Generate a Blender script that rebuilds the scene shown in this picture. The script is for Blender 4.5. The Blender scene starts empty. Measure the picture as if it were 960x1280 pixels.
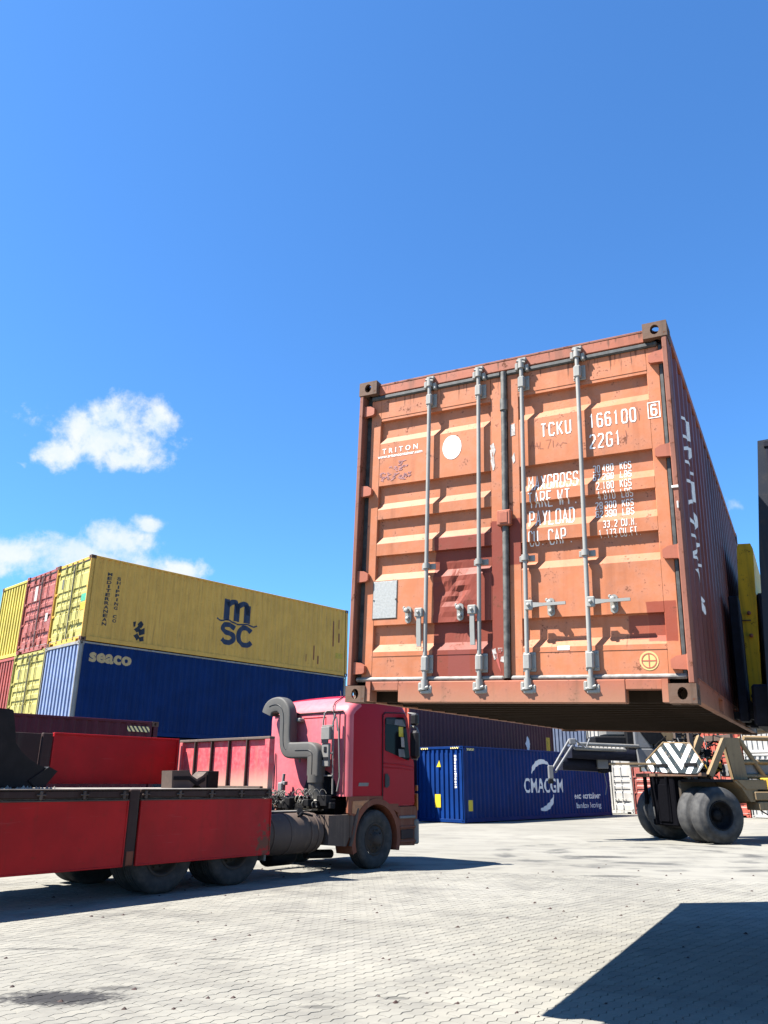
import bpy, bmesh, math, random
from math import sin, cos, pi, radians, floor, sqrt, exp
from mathutils import Vector, Matrix, noise
C = bpy.context.scene.collection
sc = bpy.context.scene
random.seed(7)

# ------------------------------------------------------------------ camera
cam = bpy.data.cameras.new('camera'); camo = bpy.data.objects.new('camera', cam); C.objects.link(camo)
cam.sensor_fit = 'VERTICAL'; cam.sensor_height = 36; cam.lens = 36*967.8/1280
cam.clip_start = .05; cam.clip_end = 5000
CAMH = 1.506
camo.matrix_world = Matrix.Translation((0, 0, CAMH)) @ Matrix.Rotation(pi/2+radians(19.26), 4, 'X') @ Matrix.Rotation(.0053, 4, 'Z')
sc.camera = camo

# ------------------------------------------------------------------ light
SUN_EL, SUN_AZ = radians(55.8), radians(258)          # azimuth clockwise from +Y
sund = Vector((sin(SUN_AZ)*cos(SUN_EL), cos(SUN_AZ)*cos(SUN_EL), sin(SUN_EL)))
sl = bpy.data.lights.new('sun', 'SUN'); sl.energy = 5.0; sl.angle = radians(.5); sl.color = (1, .955, .88)
so = bpy.data.objects.new('sun', sl); C.objects.link(so)
so.rotation_euler = (-sund).to_track_quat('-Z', 'Y').to_euler()
sc.view_settings.view_transform = 'Standard'; sc.view_settings.look = 'None'
sc.view_settings.exposure = 1.95; sc.view_settings.gamma = 1

# ------------------------------------------------------------------ node helper
class N:
    """terse node tree writer"""
    def __init__(s, nt): s.nt = nt; s.n = nt.nodes; s.l = nt.links
    def add(s, t, **k):
        n = s.n.new(t)
        for a, b in k.items(): setattr(n, a, b)
        return n
    def put(s, sock, v):
        if isinstance(v, bpy.types.NodeSocket): s.l.new(v, sock)
        elif v is not None: sock.default_value = v
    def m(s, op, a, b=None, c=None, clamp=False):
        n = s.add('ShaderNodeMath', operation=op); n.use_clamp = clamp
        for i, v in enumerate((a, b, c)):
            if v is not None: s.put(n.inputs[i], v)
        return n.outputs[0]
    def vm(s, op, a, b=None, scale=None):
        n = s.add('ShaderNodeVectorMath', operation=op); s.put(n.inputs[0], a)
        if b is not None: s.put(n.inputs[1], b)
        if scale is not None: s.put(n.inputs['Scale'], scale)
        return n.outputs['Value'] if op in ('LENGTH', 'DOT_PRODUCT', 'DISTANCE') else n.outputs[0]
    def mix(s, f, a, b, mode='MIX'):
        n = s.add('ShaderNodeMix', data_type='RGBA', blend_type=mode)
        s.put(n.inputs[0], f)
        for i, v in ((6, a), (7, b)):
            if isinstance(v, (tuple, list)) and len(v) == 3: v = (*v, 1)
            s.put(n.inputs[i], v)
        return n.outputs[2]
    def noise(s, vec, scale, detail=4, rough=.55, out=0, dist=0):
        n = s.add('ShaderNodeTexNoise'); s.put(n.inputs['Vector'], vec)
        n.inputs['Scale'].default_value = scale; n.inputs['Detail'].default_value = detail
        n.inputs['Roughness'].default_value = rough; n.inputs['Distortion'].default_value = dist
        return n.outputs[out]
    def ss(s, v, lo, hi, a=0., b=1.):
        n = s.add('ShaderNodeMapRange', interpolation_type='SMOOTHSTEP')
        for i, x in enumerate((v, lo, hi, a, b)): s.put(n.inputs[i], x)
        return n.outputs[0]
    def comb(s, x, y, z):
        n = s.add('ShaderNodeCombineXYZ')
        for i, v in enumerate((x, y, z)): s.put(n.inputs[i], v)
        return n.outputs[0]
    def sep(s, v):
        n = s.add('ShaderNodeSeparateXYZ'); s.put(n.inputs[0], v); return n.outputs

# ------------------------------------------------------------------ world: sky with a few clouds
w = bpy.data.worlds.new('World'); sc.world = w; w.use_nodes = True
nt = w.node_tree; nt.nodes.clear(); g = N(nt)
sky = g.add('ShaderNodeTexSky', sky_type='NISHITA', sun_disc=False)
sky.sun_elevation = SUN_EL; sky.sun_rotation = SUN_AZ
sky.air_density = 1.0; sky.dust_density = .3; sky.ozone_density = 2.0
dirv = g.vm('NORMALIZE', g.add('ShaderNodeTexCoord').outputs['Generated'])
def pixdir(x, y):
    v = camo.matrix_world.to_3x3() @ Vector(((x-480)/967.8, -(y-640)/967.8, -1)); return v.normalized()
right = Vector((1, 0, 0))
def cloud(parts, nscale, lo, hi, seed):
    """union of soft ellipses on the sky (azimuth, elevation in radians), eaten away by noise"""
    sx, sy, sz = g.sep(dirv)
    az = g.m('ARCTAN2', sx, sy); el = g.m('ARCSINE', sz)
    wv = g.vm('ADD', g.vm('SCALE', dirv, scale=nscale), (seed, seed*.7, 0))
    nn = g.noise(wv, 1, 9, .62, dist=.15)
    wv2 = g.noise(wv, .9, 3, .5, out=1)
    wx, wy, _ = g.sep(g.vm('SUBTRACT', wv2, (.5, .5, .5)))
    tot = None
    for (px, py, rx, ry) in parts:
        d = pixdir(px, py); a0 = math.atan2(d.x, d.y); e0 = math.asin(d.z)
        f = 967.8/cos(math.atan(sqrt((px-480)**2+(py-640)**2)/967.8))
        dx = g.m('DIVIDE', g.m('ADD', g.m('SUBTRACT', az, a0), g.m('MULTIPLY', wx, .05)), rx/f/cos(e0))
        dy = g.m('DIVIDE', g.m('ADD', g.m('SUBTRACT', el, e0), g.m('MULTIPLY', wy, .04)), ry/f)
        r = g.m('SQRT', g.m('ADD', g.m('MULTIPLY', dx, dx), g.m('MULTIPLY', dy, dy)))
        v = g.m('SUBTRACT', 1, r)
        tot = v if tot is None else g.m('SMOOTH_MAX', tot, v, .2)
    dens = g.m('ADD', tot, g.m('ADD', g.m('MULTIPLY', g.m('SUBTRACT', nn, .5), 1.7), g.m('MULTIPLY', g.m('SUBTRACT', g.noise(wv, 5, 6, .7), .5), .55)))
    return g.ss(dens, lo, hi), nn
c1, n1 = cloud([(135, 545, 92, 46), (105, 535, 52, 34), (140, 520, 55, 30), (198, 528, 30, 30), (75, 568, 38, 24), (160, 572, 50, 26), (118, 560, 55, 30)], 26, .02, .80, 3.1)
c2, n2 = cloud([(10, 690, 90, 34), (80, 688, 60, 30), (150, 682, 62, 34), (230, 712, 40, 18), (120, 700, 120, 26), (182, 655, 26, 12)], 24, .04, .85, 8.4)
c3, n3 = cloud([(914, 629, 16, 10), (30, 580, 8, 5)], 40, .2, 1.3, 1.7)
cov = g.m('MAXIMUM', g.m('MAXIMUM', g.m('MULTIPLY', c1, .95), g.m('MULTIPLY', c2, .9)), g.m('MULTIPLY', c3, .4))
shade = g.ss(g.m('ADD', n1, g.m('MULTIPLY', n2, .4)), .45, .95)
ccol = g.mix(shade, (4.1, 4.8, 5.5), (5.3, 5.4, 5.6))
# photo sky: saturated blue -> tint the physical sky a little
skyc = g.mix(1, sky.outputs[0], (.525, .985, 1.42), 'MULTIPLY')
col = g.mix(cov, skyc, ccol)
bg = g.add('ShaderNodeBackground'); g.put(bg.inputs[0], col); bg.inputs[1].default_value = .050
g.l.new(bg.outputs[0], g.add('ShaderNodeOutputWorld').inputs[0])

# ------------------------------------------------------------------ materials
MATS = {}
def newmat(name):
    m = bpy.data.materials.new(name); m.use_nodes = True; m.node_tree.nodes.clear()
    g = N(m.node_tree); b = g.add('ShaderNodeBsdfPrincipled'); o = g.add('ShaderNodeOutputMaterial')
    g.l.new(b.outputs[0], o.inputs[0]); MATS[name] = m
    return m, g, b
def bump(g, b, h, strength, dist=.01):
    n = g.add('ShaderNodeBump'); n.inputs['Strength'].default_value = strength; n.inputs['Distance'].default_value = dist
    g.put(n.inputs['Height'], h); g.l.new(n.outputs[0], b.inputs['Normal'])
KA = .545
def paint(name, col, dirt=(.12, .09, .06), dirtamt=.35, rust=.25, rough=.5, vary=.14, metal=0, fade=0, streak=1., low=None, spec=.22, bumps=.25, patches=None, rlo=.62, drip=None, scratch=0, wear=None):
    """weathered paint over steel: tone noise, vertical dirt streaks, rust specks"""
    col = tuple(c*KA for c in col); dirt = tuple(c*KA for c in dirt)
    m, g, b = newmat(name)
    tc = g.add('ShaderNodeTexCoord').outputs['Object']; rnd = g.add('ShaderNodeObjectInfo').outputs['Random']
    x, y, z = g.sep(tc)
    p = g.vm('ADD', tc, g.comb(0, 0, 0))
    n1 = g.noise(p, 1.3, 5, .6); n2 = g.noise(p, 11, 6, .65); n3 = g.noise(p, 60, 3, .6)
    st = g.noise(g.comb(g.m('MULTIPLY', x, 9), g.m('MULTIPLY', y, 9), g.m('MULTIPLY', z, .55)), 1.2, 6, .6)
    base = g.mix(g.ss(n1, .3, .7), tuple(c*(1-vary) for c in col), tuple(min(1, c*(1+vary)) for c in col))
    if fade: base = g.mix(g.m('MULTIPLY', g.ss(n2, .35, .75), fade), base, tuple(min(1, c*.6+.20) for c in col))
    if patches:                                               # repainted areas: (x0,x1,z0,z1,colour,ymax)
        for (x0, x1, z0, z1, pc, ymax) in patches:
            wob = g.m('MULTIPLY', g.m('SUBTRACT', g.noise(p, 6, 3), .5), .03)
            xx = g.m('ADD', x, wob); zz = g.m('ADD', z, wob)
            k = g.m('MULTIPLY', g.m('MULTIPLY', g.ss(xx, x0-.004, x0+.004), g.ss(xx, x1-.004, x1+.004, 1, 0)),
                    g.m('MULTIPLY', g.ss(zz, z0-.004, z0+.004), g.ss(zz, z1-.004, z1+.004, 1, 0)))
            k = g.m('MULTIPLY', k, g.m('LESS_THAN', y, ymax))
            base = g.mix(g.m('MULTIPLY', k, .85), base, pc)
    sm = g.m('MULTIPLY', g.ss(st, .5, .78), dirtamt*streak)
    base = g.mix(sm, base, dirt)
    base = g.mix(g.m('MULTIPLY', g.ss(n2, .52, .8), dirtamt*.7), base, dirt)
    rs = g.m('MULTIPLY', g.ss(g.m('ADD', g.m('MULTIPLY', n2, .6), g.m('MULTIPLY', n3, .4)), rlo, rlo+.07), rust)
    rs2 = g.m('MULTIPLY', g.m('MULTIPLY', g.ss(n1, .55, .75), g.ss(n3, .5, .7)), rust*.5)
    rs = g.m('MAXIMUM', rs, rs2)
    base = g.mix(rs, base, (.10, .035, .018))
    if scratch:
        k = g.m('MULTIPLY', g.ss(g.noise(g.comb(g.m('MULTIPLY', x, 1.6), g.m('MULTIPLY', y, 2), g.m('MULTIPLY', z, 26)), 1, 4, .7), .62, .70), scratch)
        base = g.mix(k, base, tuple(min(1, c*.7+.09) for c in col))
    if wear:                                                   # a rusted-through corner: x, z, radius
        d = g.m('SQRT', g.m('ADD', g.m('POWER', g.m('SUBTRACT', x, wear[0]), 2), g.m('POWER', g.m('SUBTRACT', z, wear[1]), 2)))
        k = g.m('MULTIPLY', g.ss(g.m('ADD', d, g.m('MULTIPLY', g.m('SUBTRACT', n2, .5), 1.1)), wear[2]*.3, wear[2], 1, 0), .85)
        base = g.mix(k, base, (.07, .04, .022))
    if drip:                                                   # rust drips hanging from the top edge
        dn = g.noise(g.comb(g.m('MULTIPLY', x, 42), g.m('MULTIPLY', y, 4), g.m('MULTIPLY', z, 3)), 1, 3, .6)
        k = g.m('MULTIPLY', g.ss(g.m('ADD', dn, g.ss(z, drip[0], drip[1], -.16, .02)), .56, .64), .8)
        base = g.mix(k, base, (.085, .03, .014))
    if low is not None:                                        # grime near the bottom edge of the thing: (z0,z1,colour,amount)
        k = g.m('MULTIPLY', g.ss(g.m('ADD', z, g.m('MULTIPLY', g.m('SUBTRACT', n2, .5), .25*(low[1]-low[0])*2)), low[0], low[1], 1, 0), low[3])
        base = g.mix(k, base, low[2])
    g.put(b.inputs['Base Color'], base)
    g.put(b.inputs['Roughness'], g.m('ADD', g.m('MULTIPLY', n2, .25), g.m('ADD', g.m('MULTIPLY', rs, .3), rough-.12), clamp=True))
    b.inputs['Metallic'].default_value = metal
    b.inputs['Specular IOR Level'].default_value = spec
    bump(g, b, g.m('ADD', g.m('MULTIPLY', n2, .6), g.m('MULTIPLY', n3, .25)), bumps, .006)
    return m
def plain(name, col, rough=.6, metal=0, vary=.25, spec=.5, scale=18, trans=0):
    m, g, b = newmat(name); tc = g.add('ShaderNodeTexCoord').outputs['Object']; col = tuple(c*KA for c in col)
    n = g.noise(tc, scale, 5, .6)
    g.put(b.inputs['Base Color'], g.mix(g.ss(n, .3, .7), tuple(c*(1-vary) for c in col), tuple(min(1, c*(1+vary)) for c in col)))
    b.inputs['Roughness'].default_value = rough; b.inputs['Metallic'].default_value = metal; b.inputs['Specular IOR Level'].default_value = spec
    bump(g, b, n, .2, .004)
    return m
RUST = (.13, .055, .03)
ORANGE = (.66, .232, .108)
REDP = (.135, .022, .017)
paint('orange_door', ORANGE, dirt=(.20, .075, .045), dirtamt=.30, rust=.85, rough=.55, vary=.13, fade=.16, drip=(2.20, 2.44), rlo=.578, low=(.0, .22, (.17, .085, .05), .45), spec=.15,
      patches=[(.672, 1.108, .10, 1.21, REDP, .2), (1.108, 1.215, .1, 1.29, REDP, .2), (1.26, 1.345, .95, 1.29, REDP, .2),
               (2.17, 2.353, .385, .64, (.19, .036, .022), .2), (2.05, 2.17, .40, .56, (.21, .050, .03), .2), (.80, .96, .17, .37, (.17, .045, .035), .2)])
paint('orange_frame', (.50, .145, .075), dirt=(.16, .07, .04), dirtamt=.6, rust=1., rough=.6, fade=.12, drip=(2.42, 2.56), rlo=.585, low=(-.05, .2, (.27, .16, .10), .6))
paint('orange_side', (.215, .060, .045), dirt=(.13, .05, .035), dirtamt=.5, rust=.6, rough=.5, low=(.0, .35, (.12, .06, .04), .6))  # the container's orange darkened: shade on its long sides is in the colour
paint('orange_post', (.34, .13, .085), dirt=(.10, .05, .035), dirtamt=.8, rust=1., rough=.7, rlo=.56)
paint('hinge_red', (.54, .17, .10), dirt=(.14, .06, .04), dirtamt=.5, rust=.8)
paint('rusty_casting', (.19, .105, .065), dirt=(.07, .045, .03), dirtamt=.9, rust=.9, rough=.75, fade=.12, bumps=.6)
paint('floor_dark', (.006, .004, .003), dirtamt=.1, spec=.05, rough=.9)
paint('under_steel', (.050, .034, .024), dirt=(.02, .013, .009), dirtamt=.5, rust=.2, rough=.9, spec=.1)
paint('galvanised', (.42, .41, .375), dirt=(.20, .15, .11), dirtamt=.55, rust=.6, rough=.5, metal=.1, vary=.1)
plain('gasket', (.06, .062, .058), .6, vary=.5)
plain('gasket_light', (.30, .28, .25), .6, vary=.4)
plain('gasket_grey', (.12, .115, .10), .6, vary=.5)
plain('white_print', (1.22, 1.18, 1.12), .6, vary=.12, scale=40)
plain('white_worn', (.62, .55, .50), .7, vary=.35, scale=60)
plain('black_print', (.02, .022, .03), .6)
plain('navy_print', (.006, .02, .07), .55)
plain('cream_print', (.75, .52, .22), .6, vary=.08)
plain('plate_metal', (.50, .50, .47), .55, metal=.2, vary=.12, scale=70)
plain('pink_print', (.48, .20, .20), .7, vary=.3, scale=80)
plain('scribble', (.30, .09, .05), .7)
plain('pale_yellow', (.80, .60, .22), .6, vary=.1)
paint('msc_yellow', (1.02, .565, .105), dirt=(.14, .10, .05), dirtamt=.35, rust=.35, vary=.08)
paint('msc_door', (.62, .55, .17), dirt=(.2, .15, .07), dirtamt=.4, rust=.6, vary=.12)  # sunlit copy of the msc_yellow paint, which is tuned for the shaded sides
paint('yellow_end', (.74, .60, .11), dirt=(.25, .16, .05), dirtamt=.3, rust=.3)
paint('seaco_blue', (.002, .030, .145), dirt=(.03, .05, .10), dirtamt=.3, rust=.08, vary=.15, spec=.1, scratch=.12)
paint('seaco_end', (.28, .36, .58), dirt=(.10, .11, .14), dirtamt=.3, rust=.2, fade=.35)  # same paint as seaco_blue, lightened here for the sun on the end
paint('seaco_frame', (.42, .40, .36), dirt=(.12, .09, .06), dirtamt=.6, rust=.5)
paint('cma_blue', (.004, .036, .18), dirt=(.02, .04, .10), dirtamt=.2, rust=.05, spec=.1)
paint('cma_end', (.0, .040, .22), dirt=(.02, .04, .12), dirtamt=.35, rust=.1)
paint('maroon', (.11, .015, .026), dirt=(.06, .02, .02), dirtamt=.4, rust=.3)
paint('maroon_far', (.10, .024, .038), dirt=(.08, .03, .03), dirtamt=.3, rust=.2)
paint('pink_red', (.46, .115, .085), dirt=(.25, .10, .08), dirtamt=.5, rust=.5, fade=.35)
paint('red_end', (.50, .10, .07), dirt=(.2, .06, .05), dirtamt=.3, rust=.3, fade=.2)
paint('coral', (.62, .12, .075), dirt=(.25, .06, .05), dirtamt=.3, rust=.2, fade=.15)
paint('white_box', (.62, .60, .56), dirt=(.3, .24, .18), dirtamt=.4, rust=.4)
paint('grey_blue', (.16, .20, .30), dirt=(.1, .1, .12), dirtamt=.3, rust=.2)
paint('dark_box', (.03, .035, .05), dirtamt=.4, rust=.3)
# truck
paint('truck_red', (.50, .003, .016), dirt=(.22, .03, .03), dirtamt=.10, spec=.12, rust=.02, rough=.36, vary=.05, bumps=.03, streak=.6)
paint('truck_red_sunlit', (.80, .17, .20), dirt=(.35, .14, .12), dirtamt=.35, rust=.05, rough=.45, vary=.08, bumps=.05, fade=.12)  # lighter copy of truck_red: sunlight on cab rear and roof put into the colour
paint('panel_red', (.60, .010, .012), dirt=(.14, .03, .02), scratch=.2, wear=(-2.86, .60, .22), rlo=.58, dirtamt=.3, rust=.35, rough=.55, vary=.15)
paint('headboard_red', (.74, .075, .10), low=(1.38, 1.80, (.34, .27, .20), .75), dirt=(.45, .22, .17), dirtamt=.75, rust=.25, rough=.6, fade=.35)
paint('dusty_steel', (.13, .095, .078), dirt=(.22, .16, .12), dirtamt=.8, rust=.3, rough=.75)
paint('dusty_brown', (.27, .085, .045), dirt=(.34, .19, .12), dirtamt=.6, rust=.2, rough=.7)
paint('dark_brown', (.060, .032, .028), dirt=(.10, .075, .06), dirtamt=.7, rust=.3, rough=.7)
paint('duct_grey', (.125, .120, .110), dirt=(.22, .19, .15), dirtamt=.35, rust=0, rough=.6, vary=.05, bumps=.05)
paint('light_grey_paint', (.28, .27, .25), dirt=(.2, .15, .1), dirtamt=.5, rust=.3)
paint('stacker_grey', (.25, .25, .255), dirt=(.08, .07, .06), dirtamt=.5, rust=.2)
plain('black_plastic', (.014, .014, .016), .45, spec=.3)
plain('black_steel', (.010, .010, .012), .7, vary=.4, spec=.15)
paint('rim_dust', (.07, .058, .05), dirt=(.10, .08, .065), dirtamt=.5, rust=.3, rough=.8, spec=.2)
paint('dark_tan', (.13, .10, .07), dirt=(.06, .05, .04), dirtamt=.6, rust=.4, rough=.8)
plain('shade_black', (.003, .003, .005), .9, spec=.05)  # near black colour standing for the deep shade between the stacker's wheels
plain('navy_steel', (.008, .010, .024), .65, vary=.4, spec=.2)
plain('dirty_white_hose', (.50, .46, .38), .6)
plain('deck_plate', (.30, .27, .23), .8, vary=.45, scale=5)
plain('bucket_steel', (.012, .009, .009), .6, vary=.5, scale=6, spec=.25)
paint('stacker_tan', (.34, .235, .125), dirt=(.14, .10, .07), dirtamt=.6, rust=.5, rough=.65)
paint('stacker_yellow', (.62, .40, .05), dirt=(.2, .13, .05), dirtamt=.45, rust=.3)
paint('lift_yellow', (1.30, .74, .03), dirt=(.20, .12, .03), dirtamt=.5, rust=.9, rlo=.58, rough=.55)
plain('yellow_sticker', (.75, .50, .02), .5)
plain('bright_yellow', (.85, .66, .03), .5, vary=.05)
plain('clear_lamp', (.5, .16, .03), .3)
def tyre_mat():
    m, g, b = newmat('tyre'); tc = g.add('ShaderNodeTexCoord').outputs['Object']
    n = g.noise(tc, 7, 5); n2 = g.noise(tc, 40, 3)
    g.put(b.inputs['Base Color'], g.mix(g.ss(n, .35, .75), (.014, .014, .014), (.042, .037, .033)))
    b.inputs['Roughness'].default_value = .85; bump(g, b, n2, .3, .004)
tyre_mat()
def big_tyre_mat():
    m, g, b = newmat('dusty_tyre'); tc = g.add('ShaderNodeTexCoord').outputs['Object']
    n = g.noise(tc, 5, 5); n2 = g.noise(tc, 30, 3)
    g.put(b.inputs['Base Color'], g.mix(g.ss(n, .3, .75), (.016, .016, .017), (.048, .047, .045)))
    b.inputs['Roughness'].default_value = .85; bump(g, b, n2, .3, .004)
big_tyre_mat()
def glass_mat():
    m, g, b = newmat('dark_glass'); b.inputs['Base Color'].default_value = (.005, .006, .008, 1)
    b.inputs['Roughness'].default_value = .12; b.inputs['Specular IOR Level'].default_value = .08
glass_mat()
def hazard_mat():      # printed black and white chevrons on the stacker's board, local Y across, Z up
    m, g, b = newmat('hazard_print'); x, y, z = g.sep(g.add('ShaderNodeTexCoord').outputs['Object'])
    n = g.noise(g.add('ShaderNodeTexCoord').outputs['Object'], 6, 5)
    t = g.m('ADD', g.m('MULTIPLY', g.m('ABSOLUTE', g.m('ADD', y, .45)), 1.05), g.m('MULTIPLY', z, -1.0))
    f = g.m('FRACT', g.m('ADD', g.m('MULTIPLY', t, 2.0), 20.75))
    k = g.m('GREATER_THAN', f, .5)
    c = g.mix(k, (.02, .03, .035), (.72, .74, .74))
    c = g.mix(g.m('MULTIPLY', g.ss(n, .55, .7), .6), c, (.2, .15, .11))
    g.put(b.inputs['Base Color'], c); b.inputs['Roughness'].default_value = .55
hazard_mat()
def stripe_mat():      # small yellow and black corner warning stripes
    m, g, b = newmat('corner_stripes'); x, y, z = g.sep(g.add('ShaderNodeTexCoord').outputs['Object'])
    f = g.m('FRACT', g.m('MULTIPLY', g.m('ADD', g.m('ADD', x, y), g.m('MULTIPLY', z, .8)), 9))
    g.put(b.inputs['Base Color'], g.mix(g.m('GREATER_THAN', f, .5), (.02, .02, .02), (.75, .62, .25)))
stripe_mat()

# ------------------------------------------------------------------ ground materials
def ground_nodes(g, tone):
    """colour of the concrete block yard from world position: dusty beige, patches, tyre marks, oil stains"""
    P = g.add('ShaderNodeNewGeometry').outputs['Position']
    x, y, z = g.sep(P)
    n1 = g.noise(P, .22, 5, .6); n2 = g.noise(P, 1.1, 6, .62); n3 = g.noise(P, 14, 5, .65); n4 = g.noise(P, 90, 2, .6)
    c = g.mix(g.ss(n1, .3, .7), (.164, .156, .132), (.206, .197, .169))
    c = g.mix(g.m('MULTIPLY', g.ss(n2, .46, .70), .55), c, (.112, .106, .093))
    c = g.mix(g.m('MULTIPLY', g.ss(g.noise(P, 3.4, 5, .7), .55, .72), .30), c, (.20, .186, .152))
    c = g.mix(g.m('MULTIPLY', g.ss(n3, .45, .75), .35), c, (.20, .187, .155))
    c = g.mix(g.m('MULTIPLY', g.ss(n4, .6, .85), .25), c, (.08, .076, .068))
    c = g.mix(g.m('MULTIPLY', tone, .5), c, g.mix(1, c, (.72, .73, .76), 'MULTIPLY'))
    # brushed dust streaks following the traffic
    ca, sa = cos(radians(20)), sin(radians(20))
    u = g.m('ADD', g.m('MULTIPLY', x, ca), g.m('MULTIPLY', y, -sa)); v = g.m('ADD', g.m('MULTIPLY', x, sa), g.m('MULTIPLY', y, ca))
    sn = g.noise(g.comb(g.m('MULTIPLY', u, .35), g.m('MULTIPLY', v, 2.2), 0), 1, 6, .65)
    c = g.mix(g.m('MULTIPLY', g.ss(sn, .48, .70), .50), c, (.100, .095, .085))
    # tyre marks: arcs round far centres, broken up
    for (cx, cy, R, wd, am) in ((6.3, 27.5, 11.2, .22, .55), (6.3, 27.5, 10.4, .16, .4), (-4, 30, 14.4, .3, .35), (9, 4, 14.6, .25, .35), (9, 4, 13.7, .2, .4), (6.1, 19.0, 3.4, .30, .9), (6.1, 19.0, 2.15, .34, .95)):
        d = g.m('SQRT', g.m('ADD', g.m('POWER', g.m('SUBTRACT', x, cx), 2), g.m('POWER', g.m('SUBTRACT', y, cy), 2)))
        k = g.ss(g.m('ABSOLUTE', g.m('SUBTRACT', d, R)), wd*.3, wd, 1, 0)
        c = g.mix(g.m('MULTIPLY', g.m('MULTIPLY', k, g.ss(n2, .40, .62)), am), c, (.062, .060, .056))
    # oil stains
    for (cx, cy, rx, ry, am) in ((-2.36, 6.55, .52, .24, 1.0), (-2.05, 6.85, .22, .08, .6), (-1.4, 7.9, .3, .06, .4), (.1, 6.6, .12, .05, .5), (1.55, 8.4, .10, .04, .5), (4.0, 14.7, .6, .20, .6), (4.75, 18.4, .65, .30, .85), (4.0, 19.6, .5, .2, .5), (-1.0, 10.6, .4, .1, .3), (-3.2, 8.3, .5, .07, .45), (-.45, 6.35, .16, .05, .5), (.3, 7.9, .12, .05, .4)):
        dx = g.m('DIVIDE', g.m('SUBTRACT', x, cx), rx); dy = g.m('DIVIDE', g.m('SUBTRACT', y, cy), ry)
        r = g.m('ADD', g.m('SQRT', g.m('ADD', g.m('MULTIPLY', dx, dx), g.m('MULTIPLY', dy, dy))), g.m('MULTIPLY', g.m('SUBTRACT', n3, .5), 1.6))
        c = g.mix(g.m('MULTIPLY', g.ss(r, .5, 1.15, 1, 0), am), c, (.022, .021, .021))
    return c, n3, n4, P
def mat_paver():
    m, g, b = newmat('concrete_block')
    at = g.add('ShaderNodeAttribute', attribute_name='tone').outputs['Fac']
    rnd = g.add('ShaderNodeObjectInfo').outputs['Random']
    c, n3, n4, P = ground_nodes(g, g.m('FRACT', g.m('ADD', at, rnd)))
    g.put(b.inputs['Base Color'], c); b.inputs['Roughness'].default_value = .92; b.inputs['Specular IOR Level'].default_value = .25
    bump(g, b, g.m('ADD', n3, g.m('MULTIPLY', n4, .5)), .35, .004)
def mat_sand():
    m, g, b = newmat('joint_sand')
    c, n3, n4, P = ground_nodes(g, .3)
    j = g.m('ADD', g.m('MULTIPLY', g.noise(P, 2.0, 4, .6), .55), g.m('MULTIPLY', g.noise(P, 11, 2, .5), .45))
    c = g.mix(g.ss(j, .47, .55), g.mix(1, c, (.95, .93, .9), 'MULTIPLY'), g.mix(1, c, (.30, .29, .30), 'MULTIPLY'))
    g.put(b.inputs['Base Color'], c); b.inputs['Roughness'].default_value = .95
def mat_far():
    m, g, b = newmat('far_paving')
    c, n3, n4, P = ground_nodes(g, .3)
    # fine relief of the block rows, running with the yard grid
    a = radians(42.8)
    x, y, z = g.sep(P)
    u = g.m('ADD', g.m('MULTIPLY', x, sin(a)), g.m('MULTIPLY', y, cos(a))); v = g.m('ADD', g.m('MULTIPLY', x, -cos(a)), g.m('MULTIPLY', y, sin(a)))
    zig = g.m('MULTIPLY', g.m('ABSOLUTE', g.m('SUBTRACT', g.m('FRACT', g.m('DIVIDE', u, .1125)), .5)), .05)
    fr = g.m('FRACT', g.m('DIVIDE', g.m('ADD', v, zig), .1125))
    e = g.ss(g.m('ABSOLUTE', g.m('SUBTRACT', fr, .5)), .42, .5)
    c = g.mix(g.m('MULTIPLY', e, .12), c, g.mix(1, c, (.5, .49, .48), 'MULTIPLY'))
    g.put(b.inputs['Base Color'], c); b.inputs['Roughness'].default_value = .92; b.inputs['Specular IOR Level'].default_value = .25
    bump(g, b, g.m('ADD', n3, n4), .3, .004)
mat_paver(); mat_sand(); mat_far()

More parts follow.
